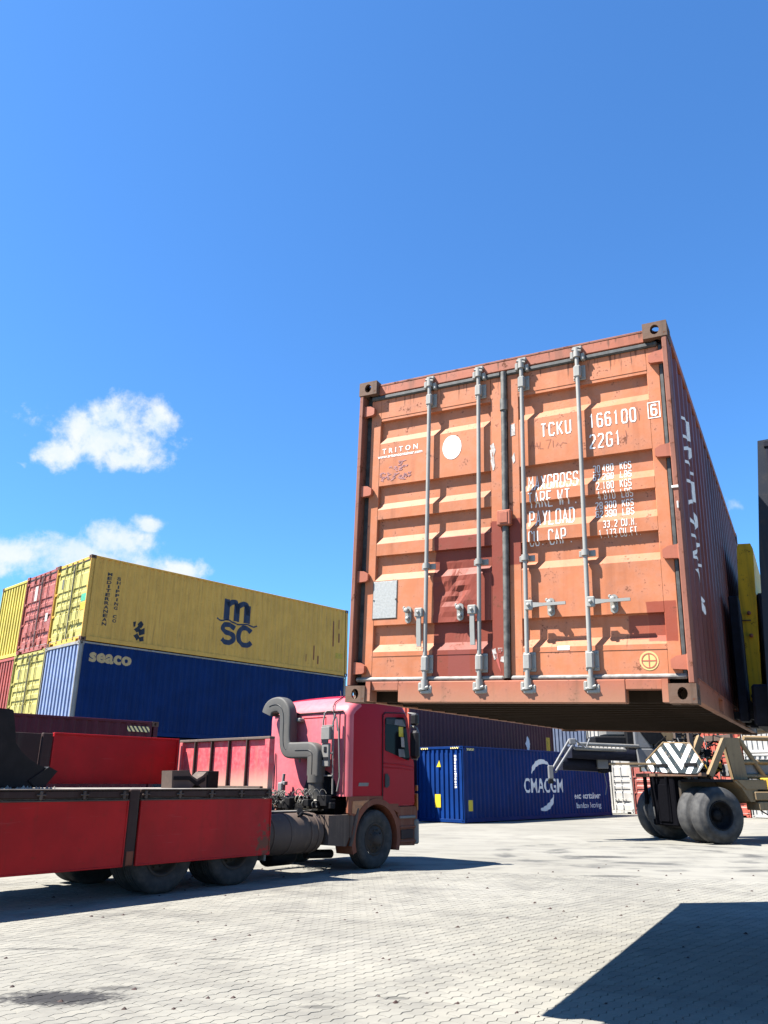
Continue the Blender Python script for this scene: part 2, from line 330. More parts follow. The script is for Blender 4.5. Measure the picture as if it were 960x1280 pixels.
# ------------------------------------------------------------------ mesh helpers
class MB:
    def __init__(s): s.v = []; s.f = []; s.sm = []
    def add(s, vs, fs, smooth=False):
        o = len(s.v); s.v += [tuple(p) for p in vs]; s.f += [tuple(i+o for i in f) for f in fs]; s.sm += [smooth]*len(fs); return s
    def box(s, x0, x1, y0, y1, z0, z1, c=0):
        """box; c = chamfer of all edges"""
        if x0 > x1: x0, x1 = x1, x0
        if y0 > y1: y0, y1 = y1, y0
        if z0 > z1: z0, z1 = z1, z0
        c = min(c, (x1-x0)*.45, (y1-y0)*.45, (z1-z0)*.45)
        if c <= 0:
            vs = [(x, y, z) for z in (z0, z1) for y in (y0, y1) for x in (x0, x1)]
            return s.add(vs, [(0, 2, 3, 1), (4, 5, 7, 6), (0, 1, 5, 4), (2, 6, 7, 3), (0, 4, 6, 2), (1, 3, 7, 5)])
        vs = []; fs = []
        lo = (x0, y0, z0); hi = (x1, y1, z1); idx = {}
        for sx in (0, 1):
            for sy in (0, 1):
                for sz in (0, 1):
                    for ax in range(3):
                        p = []
                        for k, sg in enumerate((sx, sy, sz)):
                            e = (lo[k], hi[k])[sg]
                            p.append(e if k == ax else e + (c if sg == 0 else -c))
                        idx[sx, sy, sz, ax] = len(vs); vs.append(p)
        for ax in range(3):
            o = [k for k in range(3) if k != ax]
            for sg in (0, 1):
                q = []
                for a, bb in ((0, 0), (1, 0), (1, 1), (0, 1)):
                    k = [0, 0, 0]; k[ax] = sg; k[o[0]] = a; k[o[1]] = bb; q.append(idx[(*k, ax)])
                fs.append(q)
        for ax in range(3):                       # edges running along ax
            o = [k for k in range(3) if k != ax]
            for a in (0, 1):
                for bb in (0, 1):
                    k0 = [0, 0, 0]; k0[o[0]] = a; k0[o[1]] = bb; k1 = list(k0); k1[ax] = 1
                    fs.append((idx[(*k0, o[0])], idx[(*k1, o[0])], idx[(*k1, o[1])], idx[(*k0, o[1])]))
        for sx in (0, 1):
            for sy in (0, 1):
                for sz in (0, 1): fs.append([idx[sx, sy, sz, a] for a in range(3)])
        return s.add(vs, fs)
    def prism(s, pts, ax, a, b):
        """pts 2D polygon extruded along axis ax (0,1,2) from a to b"""
        def P(p, t):
            q = [0, 0, 0]; o = [k for k in range(3) if k != ax]; q[ax] = t; q[o[0]] = p[0]; q[o[1]] = p[1]; return q
        n = len(pts); vs = [P(p, a) for p in pts]+[P(p, b) for p in pts]
        fs = [tuple(range(n)), tuple(range(2*n-1, n-1, -1))]+[(i, (i+1) % n, (i+1) % n+n, i+n) for i in range(n)]
        return s.add(vs, fs)
    def tube(s, pts, r, n=8, cap=True, smooth=True, sect=None, up=None):
        """sweep circle (or 2D section list) along 3D points"""
        pts = [Vector(p) for p in pts]; k = len(pts); rs = r if isinstance(r, (list, tuple)) else [r]*k
        vs = []; prev = None
        for i, p in enumerate(pts):
            t = (pts[min(i+1, k-1)]-pts[max(i-1, 0)]).normalized()
            if prev is None:
                u0 = Vector(up) if up else (Vector((0, 0, 1)) if abs(t.z) < .9 else Vector((1, 0, 0)))
            else: u0 = prev
            if up: u0 = Vector(up)
            a = (u0-t*u0.dot(t)).normalized(); b = t.cross(a); prev = a
            if sect: vs += [p+a*q[0]+b*q[1] for q in sect]
            else: vs += [p+(a*cos(2*pi*j/n)+b*sin(2*pi*j/n))*rs[i] for j in range(n)]
        if sect: n = len(sect)
        fs = [(i*n+j, i*n+(j+1) % n, (i+1)*n+(j+1) % n, (i+1)*n+j) for i in range(k-1) for j in range(n)]
        s.add(vs, fs, smooth)
        if cap: s.add(vs[:n], [tuple(range(n))[::-1]]); s.add(vs[-n:], [tuple(range(n))])
        return s
    def lathe(s, prof, ctr, axis, n=32, smooth=True):
        """prof list of (r, t) along axis vector from ctr"""
        ax = Vector(axis).normalized(); a = ax.orthogonal().normalized(); b = ax.cross(a); c = Vector(ctr)
        vs = [c+ax*t+(a*cos(2*pi*j/n)+b*sin(2*pi*j/n))*r for r, t in prof for j in range(n)]
        k = len(prof)
        fs = [(i*n+j, i*n+(j+1) % n, (i+1)*n+(j+1) % n, (i+1)*n+j) for i in range(k-1) for j in range(n)]
        s.add(vs, fs, smooth)
        return s
    def disc(s, ctr, axis, r, n=24):
        ax = Vector(axis).normalized(); a = ax.orthogonal().normalized(); b = ax.cross(a); c = Vector(ctr)
        return s.add([c+(a*cos(2*pi*j/n)+b*sin(2*pi*j/n))*r for j in range(n)], [tuple(range(n))])
    def xf(s, fn): s.v = [tuple(fn(Vector(p))) for p in s.v]; return s
    def mesh(s, name):
        me = bpy.data.meshes.new(name); me.from_pydata(s.v, [], s.f); me.update()
        bm = bmesh.new(); bm.from_mesh(me); bmesh.ops.recalc_face_normals(bm, faces=bm.faces); bm.to_mesh(me); bm.free()
        for p, q in zip(me.polygons, s.sm): p.use_smooth = q
        return me
    def build(s, name, mat, parent=None): return link(name, s.mesh(name), mat, parent)
def link(name, me, mat, parent=None, M=None):
    o = bpy.data.objects.new(name, me); C.objects.link(o)
    if mat and not me.materials: me.materials.append(MATS[mat])
    if parent is not None: o.parent = parent
    if M is not None: o.matrix_local = M
    return o
def setmat(o, mat):
    o.material_slots[0].link = 'OBJECT'; o.material_slots[0].material = MATS[mat]
def tag(o, label=None, cat=None, group=None, kind=None):
    for k, v in (('label', label), ('category', cat), ('group', group), ('kind', kind)):
        if v: o[k] = v
    return o
def empty(name, M):
    o = bpy.data.objects.new(name, None); C.objects.link(o); o.empty_display_size = .3; o.matrix_world = M; return o
def copy_tree(o, parent=None):
    c = o.copy(); C.objects.link(c)
    if parent: c.parent = parent
    for ch in o.children: copy_tree(ch, c)
    return c

# ------------------------------------------------------------------ lettering
GL = {  # stencil strokes on a 4 x 6 grid
 'T': [[(0,6),(4,6)],[(2,6),(2,0)]], 'C': [[(4,4.8),(4,5.2),(3.2,6),(.8,6),(0,5.2),(0,.8),(.8,0),(3.2,0),(4,.8),(4,1.2)]],
 'K': [[(0,6),(0,0)],[(4,6),(.4,2.6)],[(1.3,3.4),(4,0)]], 'U': [[(0,6),(0,.8),(.8,0),(3.2,0),(4,.8),(4,6)]],
 '1': [[(1,5),(2,6),(2,0)]], '6': [[(3.8,5.2),(3.2,6),(.8,6),(0,5.2),(0,.8),(.8,0),(3.2,0),(4,.8),(4,2.6),(3.2,3.4),(0,3.4)]],
 '0': [[(.8,0),(0,.8),(0,5.2),(.8,6),(3.2,6),(4,5.2),(4,.8),(3.2,0),(.8,0)]],
 '2': [[(0,5),(.8,6),(3.2,6),(4,5.2),(4,3.9),(0,.6),(0,0),(4,0)]],
 'G': [[(4,4.8),(4,5.2),(3.2,6),(.8,6),(0,5.2),(0,.8),(.8,0),(3.2,0),(4,.8),(4,2.8),(2.2,2.8)]],
 'M': [[(0,0),(0,6),(2,3),(4,6),(4,0)]], 'A': [[(0,0),(2,6),(4,0)],[(.7,2),(3.3,2)]], 'X': [[(0,0),(4,6)],[(0,6),(4,0)]],
 'R': [[(0,0),(0,6),(3.2,6),(4,5.2),(4,3.8),(3.2,3),(0,3)],[(2,3),(4,0)]], 'O': [[(.8,0),(0,.8),(0,5.2),(.8,6),(3.2,6),(4,5.2),(4,.8),(3.2,0),(.8,0)]],
 'S': [[(4,5),(3.2,6),(.8,6),(0,5.2),(0,3.8),(.8,3.1),(3.2,3.1),(4,2.3),(4,.8),(3.2,0),(.8,0),(0,1)]],
 'E': [[(4,6),(0,6),(0,0),(4,0)],[(0,3),(3.2,3)]], 'W': [[(0,6),(.9,0),(2,4.4),(3.1,0),(4,6)]], '.': [[(1.4,.35),(2.4,.35)]],
 'P': [[(0,0),(0,6),(3.2,6),(4,5.2),(4,3.6),(3.2,2.8),(0,2.8)]], 'Y': [[(0,6),(2,3),(4,6)],[(2,3),(2,0)]], 'L': [[(0,6),(0,0),(4,0)]],
 'D': [[(0,0),(0,6),(3,6),(4,5),(4,1),(3,0),(0,0)]], 'B': [[(0,0),(0,6),(3.2,6),(4,5.3),(4,3.8),(3.2,3.1),(0,3.1)],[(3.2,3.1),(4,2.4),(4,.8),(3.2,0),(0,0)]],
 '3': [[(0,5.2),(.8,6),(3.2,6),(4,5.2),(4,3.8),(3.2,3.1),(1.4,3.1)],[(3.2,3.1),(4,2.4),(4,.8),(3.2,0),(.8,0),(0,.8)]],
 '4': [[(3,0),(3,6),(0,2),(4,2)]], '7': [[(0,6),(4,6),(1.6,0)]], '9': [[(.2,.8),(.8,0),(3.2,0),(4,.8),(4,5.2),(3.2,6),(.8,6),(0,5.2),(0,3.4),(.8,2.6),(4,2.6)]],
 '8': [[(.8,3.1),(0,3.9),(0,5.2),(.8,6),(3.2,6),(4,5.2),(4,3.9),(3.2,3.1),(.8,3.1),(0,2.3),(0,.8),(.8,0),(3.2,0),(4,.8),(4,2.3),(3.2,3.1)]],
 'F': [[(4,6),(0,6),(0,0)],[(0,3),(3.2,3)]], 'I': [[(2,6),(2,0)],[(1,6),(3,6)],[(1,0),(3,0)]], 'N': [[(0,0),(0,6),(4,0),(4,6)]], 'H': [[(0,0),(0,6)],[(4,0),(4,6)],[(0,3),(4,3)]],
}
def stroke_mb(polys, wd):
    """thick polylines -> list of quads (2D)"""
    quads = []
    for pl in polys:
        n = len(pl); L = []; R = []
        closed = n > 2 and pl[0] == pl[-1]
        for i in range(n):
            p = Vector(pl[i])
            a = (p-Vector(pl[i-1])).normalized() if i else None
            b = (Vector(pl[i+1])-p).normalized() if i < n-1 else None
            if closed and i == 0: a = (p-Vector(pl[n-2])).normalized()
            if closed and i == n-1: b = (Vector(pl[1])-p).normalized()
            if a is None: a = b; p = p-b*0
            if b is None: b = a
            na = Vector((-a.y, a.x)); nb = Vector((-b.y, b.x)); m = (na+nb)
            if m.length < .2: m = na
            m.normalize(); k = 1/max(.45, m.dot(na)); L.append(p+m*wd/2*k); R.append(p-m*wd/2*k)
        for i in range(n-1): quads.append([L[i], L[i+1], R[i+1], R[i]])
    return quads
def stencil(txt, x0, x1, z0, z1, wd=.16, gap=.35):
    """letters filling a box; wd = stroke width relative to glyph width"""
    n = len(txt); cw = (x1-x0)/(n+(n-1)*gap); out = []
    for i, ch in enumerate(txt):
        if ch == ' ' or ch not in GL: continue
        ox = x0+i*cw*(1+gap); w_ = wd*cw
        pls = [[(ox+w_/2+p[0]/4*(cw-w_), z0+w_/2+p[1]/6*(z1-z0-w_)) for p in pl] for pl in GL[ch]]
        out += stroke_mb(pls, w_)
    return out
_tc = {}
def font_polys(txt, x0, x1, z0, z1, bold=0., spacing=1.):
    """built-in font, fitted to a box; returns (verts, faces)"""
    cu = bpy.data.curves.new('t', 'FONT'); cu.body = txt; cu.size = 1; cu.offset = bold; cu.space_character = spacing; cu.resolution_u = 4
    ob = bpy.data.objects.new('t', cu); me = ob.to_mesh()
    vs = [v.co.copy() for v in me.vertices]; fs = [tuple(p.vertices) for p in me.polygons]
    ob.to_mesh_clear(); bpy.data.objects.remove(ob); bpy.data.curves.remove(cu)
    a = min(v.x for v in vs); b = max(v.x for v in vs); c = min(v.y for v in vs); d = max(v.y for v in vs)
    return [Vector((x0+(v.x-a)/(b-a)*(x1-x0), z0+(v.y-c)/(d-c)*(z1-z0))) for v in vs], fs
def drape(name, polys, mat, parent, breaks, axis, mapf):
    """2D polygons (list of quads or (verts,faces)) cut at the breakpoints of a pressed or corrugated sheet and laid on it"""
    bm = bmesh.new()
    if isinstance(polys, tuple):
        vs = [bm.verts.new((p[0], p[1], 0)) for p in polys[0]]
        for f in polys[1]:
            try: bm.faces.new([vs[i] for i in f])
            except ValueError: pass
    else:
        for q in polys: bm.faces.new([bm.verts.new((p[0], p[1], 0)) for p in q])
    lo = min(v.co[axis] for v in bm.verts); hi = max(v.co[axis] for v in bm.verts)
    no = (1, 0, 0) if axis == 0 else (0, 1, 0)
    for b in breaks:
        if lo < b < hi:
            co = (b, 0, 0) if axis == 0 else (0, b, 0)
            bmesh.ops.bisect_plane(bm, geom=bm.verts[:]+bm.edges[:]+bm.faces[:], dist=1e-6, plane_co=co, plane_no=no)
    for v in bm.verts: v.co = mapf(v.co.x, v.co.y)
    bmesh.ops.recalc_face_normals(bm, faces=bm.faces)
    me = bpy.data.meshes.new(name); bm.to_mesh(me); bm.free()
    return link(name, me, mat, parent)

# ------------------------------------------------------------------ container kit.  local: x 0..W across, y 0..L away, z up; near end at y=0, right side at x=W
W = 2.438
CT = MB()
def casting_mesh():
    m = MB(); hx, hy, hz = .162, .178, .118; t = .022
    def plate(fn, a, b, ra, rb):
        """plate in plane coords 0..a,0..b with rounded slot, thickness t"""
        n = 12
        out = [(0, 0), (a/2, 0), (a, 0), (a, b/2), (a, b), (a/2, b), (0, b), (0, b/2)]
        hole = [(a/2+ra*cos(2*pi*(i+.5)/n-pi*.75), b/2+rb*sin(2*pi*(i+.5)/n-pi*.75)) for i in range(n)]
        outer = []
        for i in range(n):
            s = (i+.5)/n*4; k = int(s); f = s-k; cs = [(0, 0), (a, 0), (a, b), (0, b), (0, 0)]
            outer.append((cs[k][0]+(cs[k+1][0]-cs[k][0])*f, cs[k][1]+(cs[k+1][1]-cs[k][1])*f))
        # 16 outer points so the corners are kept
        ring = []
        for i in range(n):
            ring.append(outer[i])
        vs = [fn(p[0], p[1], 0) for p in ring]+[fn(p[0], p[1], 0) for p in hole]+[fn(p[0], p[1], t) for p in hole]
        fs = [(i, (i+1) % n, n+(i+1) % n, n+i) for i in range(n)]+[(n+i, n+(i+1) % n, 2*n+(i+1) % n, 2*n+i) for i in range(n)]
        cor = [(0, 0), (a, 0), (a, b), (0, b)]
        m.add(vs, fs)
        for k in range(4):                      # little corner triangles
            i0 = (3*k-1) % n; i1 = (3*k) % n
            m.add([fn(*ring[i0], 0), fn(*cor[k], 0), fn(*ring[i1], 0)], [(0, 1, 2)])
    plate(lambda p, q, t: (p, t, q), hx, hz, .030, .038); plate(lambda p, q, t: (p, hy-t, q), hx, hz, .030, .038)
    plate(lambda p, q, t: (t, p, q), hy, hz, .034, .034); plate(lambda p, q, t: (hx-t, p, q), hy, hz, .034, .034)
    plate(lambda p, q, t: (p, q, t), hx, hy, .030, .05); plate(lambda p, q, t: (p, q, hz-t), hx, hy, .030, .05)
    return m.mesh('corner_casting')
CASTING = casting_mesh(); CASTING.materials.append(MATS['rusty_casting'])
PITCH, DEP = .278, .036
def corr(L, y0=.17):
    """breakpoints of a side sheet: list of (y, depth)"""
    n = int((L-2*y0)/PITCH); s = (L-n*PITCH)/2; pr = [(y0, 0)]
    for i in range(n):
        a = s+i*PITCH
        pr += [(a+.035, 0), (a+.103, DEP), (a+.175, DEP), (a+.243, 0)]
    pr.append((L-y0, 0)); return pr
def interp(pr, y):
    if y <= pr[0][0]: return pr[0][1]
    for (a, da), (b, db) in zip(pr, pr[1:]):
        if y <= b: return da+(db-da)*(y-a)/(b-a) if b > a else db
    return pr[-1][1]
def prof_sheet(m, pr, fn, z0, z1):
    vs = []; n = len(pr)
    for z in (z0, z1): vs += [fn(a, d, z) for a, d in pr]
    m.add(vs, [(i, i+1, n+i+1, n+i) for i in range(n-1)])
MC = {}
def cached(key, fn):
    if key not in MC: MC[key] = fn()
    return MC[key]
# pressed door profile, (z, depth) for a 2.591 m box
ROWS = (2.241, 1.681, 1.402, 1.109, .568)
def door_profile(H):
    k = (H-.3)/(2.591-.3); pr = [(.165, 0)]
    for t in reversed(ROWS):
        t = .165+(t-.165)*k
        pr += [(t-.20, 0), (t-.143, .032), (t-.004, .034), (t, 0)]
    pr.append((H-.150, 0)); return pr
DY = .065                                                   # how far the door face sits behind the castings
def door_leaf_mesh(H, x0, x1, fr0, fr1, dent):
    m = MB(); pr = door_profile(H); a, b = x0+fr0, x1-fr1
    if dent:
        xs = [a+(b-a)*i/36 for i in range(37)]; zs = []
        for (z, d), (z2, d2) in zip(pr, pr[1:]):
            k = max(1, int((z2-z)/.035)) if .5 < z < 1.12 else 1
            zs += [(z+(z2-z)*i/k, d+(d2-d)*i/k) for i in range(k)]
        zs.append(pr[-1]); vs = []
        for z, d in zs:
            for x in xs:
                e = 0
                if .52 < z < 1.14:
                    wx = max(0, 1-abs(x-.83)/.2); wz = max(0, 1-abs(z-.80)/.27)
                    e = wx*wz*(.012+.045*max(0, noise.noise(Vector((x*13, 0, z*13)))+.25))
                    if z < .6 and x > .85: e += .018*max(0, 1-abs(x-.95)/.1)
                vs.append((x, DY+d+e, z))
        n = len(xs); m.add(vs, [(j*n+i, j*n+i+1, j*n+n+i+1, j*n+n+i) for j in range(len(zs)-1) for i in range(n-1)], False)
        for k in range(len(m.sm)): m.sm[k] = False
    else: prof_sheet(m, pr, lambda z, d, x: (x, DY+d, z), a, b)
    z0, z1 = pr[0][0], pr[-1][0]
    m.box(x0, a, DY, DY+.05, z0, z1, .004); m.box(b, x1, DY, DY+.05, z0, z1, .004)
    # shallow pressed line above the first rib and below the last
    m.box(a, b, DY-.003, DY+.001, z1-.176, z1-.172); m.box(a, b, DY-.003, DY+.001, .335, .340)
    m.box(x0, x1, DY+.05, DY+.06, z0, z1)
    return m.mesh('door')
def lock_bar_mesh(x, H):
    m = MB(); yb = .026
    m.tube([(x, yb, .11), (x, yb, H-.10)], .0155, 12)
    return m.mesh('lock_bar')
def housing_mesh(x, z0, z1):
    m = MB(); yb = .026
    m.box(x-.036, x+.052, DY-.014, DY-.002, z0, z1, .004); m.box(x-.026, x+.026, yb-.02, DY-.014, z0+.01, z1-.01, .01)
    for sx, sz in ((-.028, .02), (-.028, -.02+z1-z0), (.043, .02), (.043, z1-z0-.02)): m.lathe([(.007, 0), (.007, -.006), (0, -.006)], (x+sx, DY-.014, z0+sz), (0, 1, 0), 8)
    return m.mesh('bar_housing')
def guide_mesh(x, H):
    m = MB(); yb = .026; zz = .16+(H-.3)*.36
    m.box(x-.05, x+.062, DY-.012, DY-.002, zz-.022, zz+.022, .004); m.tube([(x, yb, zz-.02), (x, yb, zz+.02)], .027, 12); m.box(x-.02, x+.02, yb, DY-.01, zz-.02, zz+.02, .004)
    return m.mesh('bar_guide')
def cam_mesh(x, zz, sg):
    m = MB(); yb = .026
    m.tube([(x, yb, zz-.03), (x, yb, zz+.04)], .026, 10)
    m.box(x-.03, x+.04, yb-.006, yb+.03, zz-.045*sg-.012, zz-.045*sg+.014, .006); m.box(x-.048, x-.022, yb-.008, yb+.036, zz-.04, zz+.02, .006); m.box(x+.026, x+.055, yb-.002, yb+.04, zz-.055, zz+.0, .006)
    m.tube([(x-.03, yb-.012, zz-.03*sg), (x+.035, yb-.012, zz-.01*sg)], .01, 8)
    return m.mesh('bar_cam')
def handle_open_mesh(x, H):
    """handle lying to the right of its bar, in its catch"""
    m = MB(); z = .645/2.591*H; y = -.002
    m.box(x+.002, x+.055, y-.012, y+.012, z-.035, z+.035, .006); m.lathe([(.012, 0), (.012, -.014), (0, -.014)], (x+.028, y-.012, z), (0, 1, 0), 10)
    m.prism([(x+.05, z-.018), (x+.13, z-.009), (x+.28, z-.007), (x+.28, z+.013), (x+.13, z+.011), (x+.05, z+.018)], 1, y-.006, y+.008)
    return m.mesh('handle')
def catch_mesh(x, H, z=None):
    m = MB(); z = (.635/2.591*H) if z is None else z
    m.tube([(x, DY-.004, z-.038), (x, DY-.004, z+.038)], .001, 4)
    pts = [(x+.026*cos(t), z+(.036 if sin(t) > 0 else -.036)+.026*sin(t)) for t in [2*pi*i/16 for i in range(16)]]
    m.prism(pts, 1, DY-.012, DY-.001)
    m.box(x-.013, x+.013, DY-.05, DY-.012, z+.008, z+.045, .008); m.lathe([(.018, 0), (.018, -.012), (.006, -.014), (0, -.014)], (x, DY-.045, z+.026), (0, 1, 0), 12)
    m.lathe([(.014, 0), (.014, -.02), (0, -.02)], (x, DY-.012, z-.03), (0, 1, 0), 12); m.box(x-.028, x-.008, DY-.055, DY-.04, z+.03, z+.055, .006)
    return m.mesh('handle_catch')
def handle_hang_mesh(x, H):
    m = MB(); z = .66/2.591*H; y = .0
    m.box(x-.075, x-.012, y-.012, y+.02, z-.055, z+.01, .006); m.lathe([(.012, 0), (.012, -.008), (0, -.008)], (x-.045, y-.012, z-.02), (0, 1, 0), 10)
    m.prism([(x-.06, z-.05), (x-.028, z-.05), (x-.026, z-.14), (x-.022, z-.27), (x-.055, z-.27), (x-.06, z-.14)], 1, y-.004, y+.012)
    return m.mesh('handle')
def hinge_mesh(xo, sgn, z):
    """blade from post to leaf, sgn=+1 right side"""
    m = MB()
    m.prism([(xo-sgn*.0, z-.045), (xo-sgn*.09, z-.040), (xo-sgn*.105, z-.030), (xo-sgn*.105, z+.018), (xo-sgn*.07, z+.040), (xo-sgn*.0, z+.048)], 1, DY-.04, DY-.004)
    m.tube([(xo+sgn*.004, DY-.035, z-.05), (xo+sgn*.004, DY-.035, z+.05)], .016, 10)
    return m.mesh('hinge')
def container(name, label, cat, M, L, H, cols, near='blind', far='blind', group=None, detail=2, side_l=True):
    """cols: dict side, end, frame, door.  Returns the root Empty"""
    root = tag(empty(name, M), label, cat, group)
    fr = cols.get('frame', cols['side']); sd = cols['side']; en = cols.get('end', sd)
    def P(nm, key, fn, mat, par=root):
        me = cached((key, mat), lambda: fn()); return link(nm, me if me.users == 0 or True else me, mat, par)
    for x in (0, W-.162):
        for y in (0, L-.178):
            for z in (0, H-.118):
                o = link('corner_casting', CASTING, None, root, Matrix.Translation((x, y, z)))
                if cols.get('casting'): setmat(o, cols['casting'])
    for i, x in enumerate((.006, W-.126)):
        for j, y in enumerate((.004, L-.124)):
            def f(x=x, y=y, i=i, j=j):
                m = MB()
                if j == 0: m.box(x if i == 0 else x+.085, x+.035 if i == 0 else x+.12, y, y+.16, .118, H-.118, .005); m.box(x, x+.12, y+.115, y+.16, .118, H-.118, .004)
                else: m.box(x, x+.12, y, y+.12, .118, H-.118, .008)
                return m.mesh('corner_post')
            P('corner_post', ('post', i, j, H, L), f, cols.get('post', fr))
    prs = corr(L)
    for i in (0, 1):
        if i == 0 and not side_l: pass
        def f(i=i):
            m = MB(); X = (lambda d: W-.012-d) if i else (lambda d: .012+d)
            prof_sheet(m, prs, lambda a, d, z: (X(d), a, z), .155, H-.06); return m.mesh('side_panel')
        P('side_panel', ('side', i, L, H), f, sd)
        def f(i=i):
            m = MB(); x = (W-.062, W-.003) if i else (.003, .062)
            m.box(*x, .178, L-.178, H-.062, H-.004, .006); return m.mesh('top_side_rail')
        P('top_side_rail', ('tsr', i, L, H), f, fr)
        def f(i=i):
            m = MB(); x0, x1 = (W-.052, W-.002) if i else (.002, .052)
            if L < 7 and i == 1:                                        # fork pockets cut through the rail
                cuts = [(1.35, 1.75), (2.66, 3.02), (4.05, 4.41)]; y = .178
                for a, b in cuts:
                    m.box(x0, x1, y, a, .018, .158, .004); m.box(x0, x1, a, b, .135, .158, .003); m.box(x0, x1, a, b, .018, .03); y = b
                    m.box(x0-.25 if i else x1, x0 if i else x1+.25, a, b, .125, .134)
                m.box(x0, x1, y, L-.178, .018, .158, .004)
            else: m.box(x0, x1, .178, L-.178, .018, .158, .005)
            m.box(x0-.01 if i else x0, x1 if i else x1+.01, .178, L-.178, .158, .166)
            return m.mesh('bottom_side_rail')
        P('bottom_side_rail', ('bsr', i, L, H), f, cols.get('rail', fr))
    def f():
        m = MB(); n = int((L-.2)/.209); pr = [(.10, 0)]
        for k in range(n):
            a = .10+k*.209
            if a+.209 > L-.1: break
            pr += [(a+.045, 0), (a+.06, .016), (a+.15, .016), (a+.165, 0)]
        pr.append((L-.10, 0)); vs = []
        for x in (.03, W-.03): vs += [(x, a, H-.022+d) for a, d in pr]
        k = len(pr); m.add(vs, [(i, i+1, k+i+1, k+i) for i in range(k-1)])
        for x in (.03, W-.03): m.add([(x, a, H-.022+d) for a, d in pr]+[(x, L-.1, H-.05), (x, .10, H-.05)], [tuple(range(k+2))])
        return m.mesh('roof_panel')
    P('roof_panel', ('roof', L, H), f, cols.get('roof', sd))
    def f(): return MB().box(.05, W-.05, .1, L-.1, .125, .150).mesh('floor')
    P('floor', ('floor', L), f, 'floor_dark')
    if detail >= 2:
        n = int(L/.285)
        def f(): return MB().box(.052, W-.052, -.022, .022, .02, .124).mesh('cross_member')
        for k in range(1, n):
            y = .02+k*(L/n)
            me = cached(('cm',), f); link('cross_member', me, 'under_steel', root, Matrix.Translation((0, y, 0)))
    for end, y, kind in ((0, 0, near), (1, L, far)):
        Y = (lambda v: v) if end == 0 else (lambda v: L-v)
        if kind == 'door' and end == 0:
            def f():
                m = MB(); m.box(.162, W-.162, .046, .12, H-.118, H-.040, .005); return m.mesh('door_header')
            P('door_header', ('hdr', H), f, fr)
            P('roof_edge', ('red', H), lambda: MB().box(.162, W-.162, .044, .12, H-.042, H-.022, .004).mesh('roof_edge'), cols.get('post', fr))
            def f():
                m = MB(); m.box(.162, .20, .012, .12, .008, .148); m.box(.20, .42, .032, .12, .085, .148, .004); m.box(.42, W-.42, .030, .13, .002, .148, .005); m.box(W-.42, W-.20, .032, .12, .085, .148, .004); m.box(W-.20, W-.162, .012, .12, .008, .148); return m.mesh('door_sill')
            P('door_sill', ('sill',), f, fr)
            cx = 1.232
            for li, (x0, x1, fa, fb) in enumerate(((.092, cx-.016, .09, .088), (cx+.028, W-.076, .088, .085))):
                dent = detail >= 3 and li == 0
                d = P('door', ('leaf', li, H, dent), lambda: door_leaf_mesh(H, x0, x1, fa, fb, dent), cols.get('door', en))
                def f(li=li, x0=x0, x1=x1):
                    m = MB(); m.box(x0, x1, DY-.020, DY+.03, H-.160, H-.121, .010)
                    if li == 0: m.box(x0-.05, x0-.002, DY+.03, DY+.05, .15, H-.12)
                    else: m.box(x1+.002, x1+.026, DY-.006, DY+.03, .17, H-.15, .004)
                    return m.mesh('door_gasket')
                P('door_gasket', ('gsk', li, H), f, 'gasket', d); P('bottom_gasket', ('gsb', li, H), lambda: MB().box(x0-.04*(li == 0), x1+.03*(li == 1), DY-.022, DY+.03, .150, .182, .012).mesh('bottom_gasket'), 'gasket_light', d)
                xs = (.631, 1.045) if li == 0 else (1.387, 1.806)
                for bi, x in enumerate(xs):
                    b = P('lock_bar', ('bar', x, H), lambda: lock_bar_mesh(x, H), cols.get('bar', 'galvanised'), d)
                    for z0, z1 in ((.205, .335), (H-.315, H-.20)): P('bar_housing', ('hs', x, z0, H), lambda: housing_mesh(x, z0, z1), cols.get('bar', 'galvanised'), d)
                    P('bar_guide', ('gd', x, H), lambda: guide_mesh(x, H), cols.get('bar', 'galvanised'), d)
                    for zz, sg_ in ((.118, 1), (H-.112, -1)): P('bar_cam', ('cam', x, zz, H), lambda: cam_mesh(x, zz, sg_), cols.get('bar', 'galvanised'), d)
                    if li == 0: P('handle', ('hh', x, H), lambda: handle_hang_mesh(x, H), cols.get('bar', 'galvanised'), d); P('handle_catch', ('hc', x, H), lambda: catch_mesh(x-.155, H), cols.get('bar', 'galvanised'), d)
                    else: P('handle', ('ho', x, H), lambda: handle_open_mesh(x, H), cols.get('bar', 'galvanised'), d); P('handle_catch', ('hc', x, H), lambda: catch_mesh(x+.165, H), cols.get('bar', 'galvanised'), d)
                xo, sg = (.030, -1) if li == 0 else (W-.035, 1)
                for z in (.247, .945, 1.640, 2.335): 
                    z = z/2.591*H
                    P('hinge', ('hinge', li, round(z, 3)), lambda: hinge_mesh(xo, sg, z), cols.get('hinge', fr), d)
            def f():
                m = MB(); m.tube([(cx+.006, DY-.012, .165), (cx+.006, DY-.012, H-.13)], .024, 10); m.tube([(cx+.006, DY-.016, H-.45), (cx+.006, DY-.016, H-.36)], .03, 10); return m.mesh('centre_gasket')
            P('centre_gasket', ('cg', H), f, 'gasket_grey')
        else:
            def f():
                m = MB(); n = 9; wd = (W-.26)/n; pr = [(.10, .0)]
                for k in range(n):
                    a = .13+k*wd; pr += [(a+.055, 0), (a+.075, .060), (a+wd-.090, .060), (a+wd-.055, 0)]
                pr.append((W-.10, 0)); prof_sheet(m, pr, lambda a, d, z: (a, Y(.03+d), z), .12, H-.09)
                return m.mesh('end_panel')
            P('end_panel', ('endp', end, H, L), f, en)
            def f(): m = MB(); m.box(.162, W-.162, Y(.004), Y(.10), H-.10, H-.004, .006); return m.mesh('end_top_rail')
            P('end_top_rail', ('etr', end, H, L), f, fr)
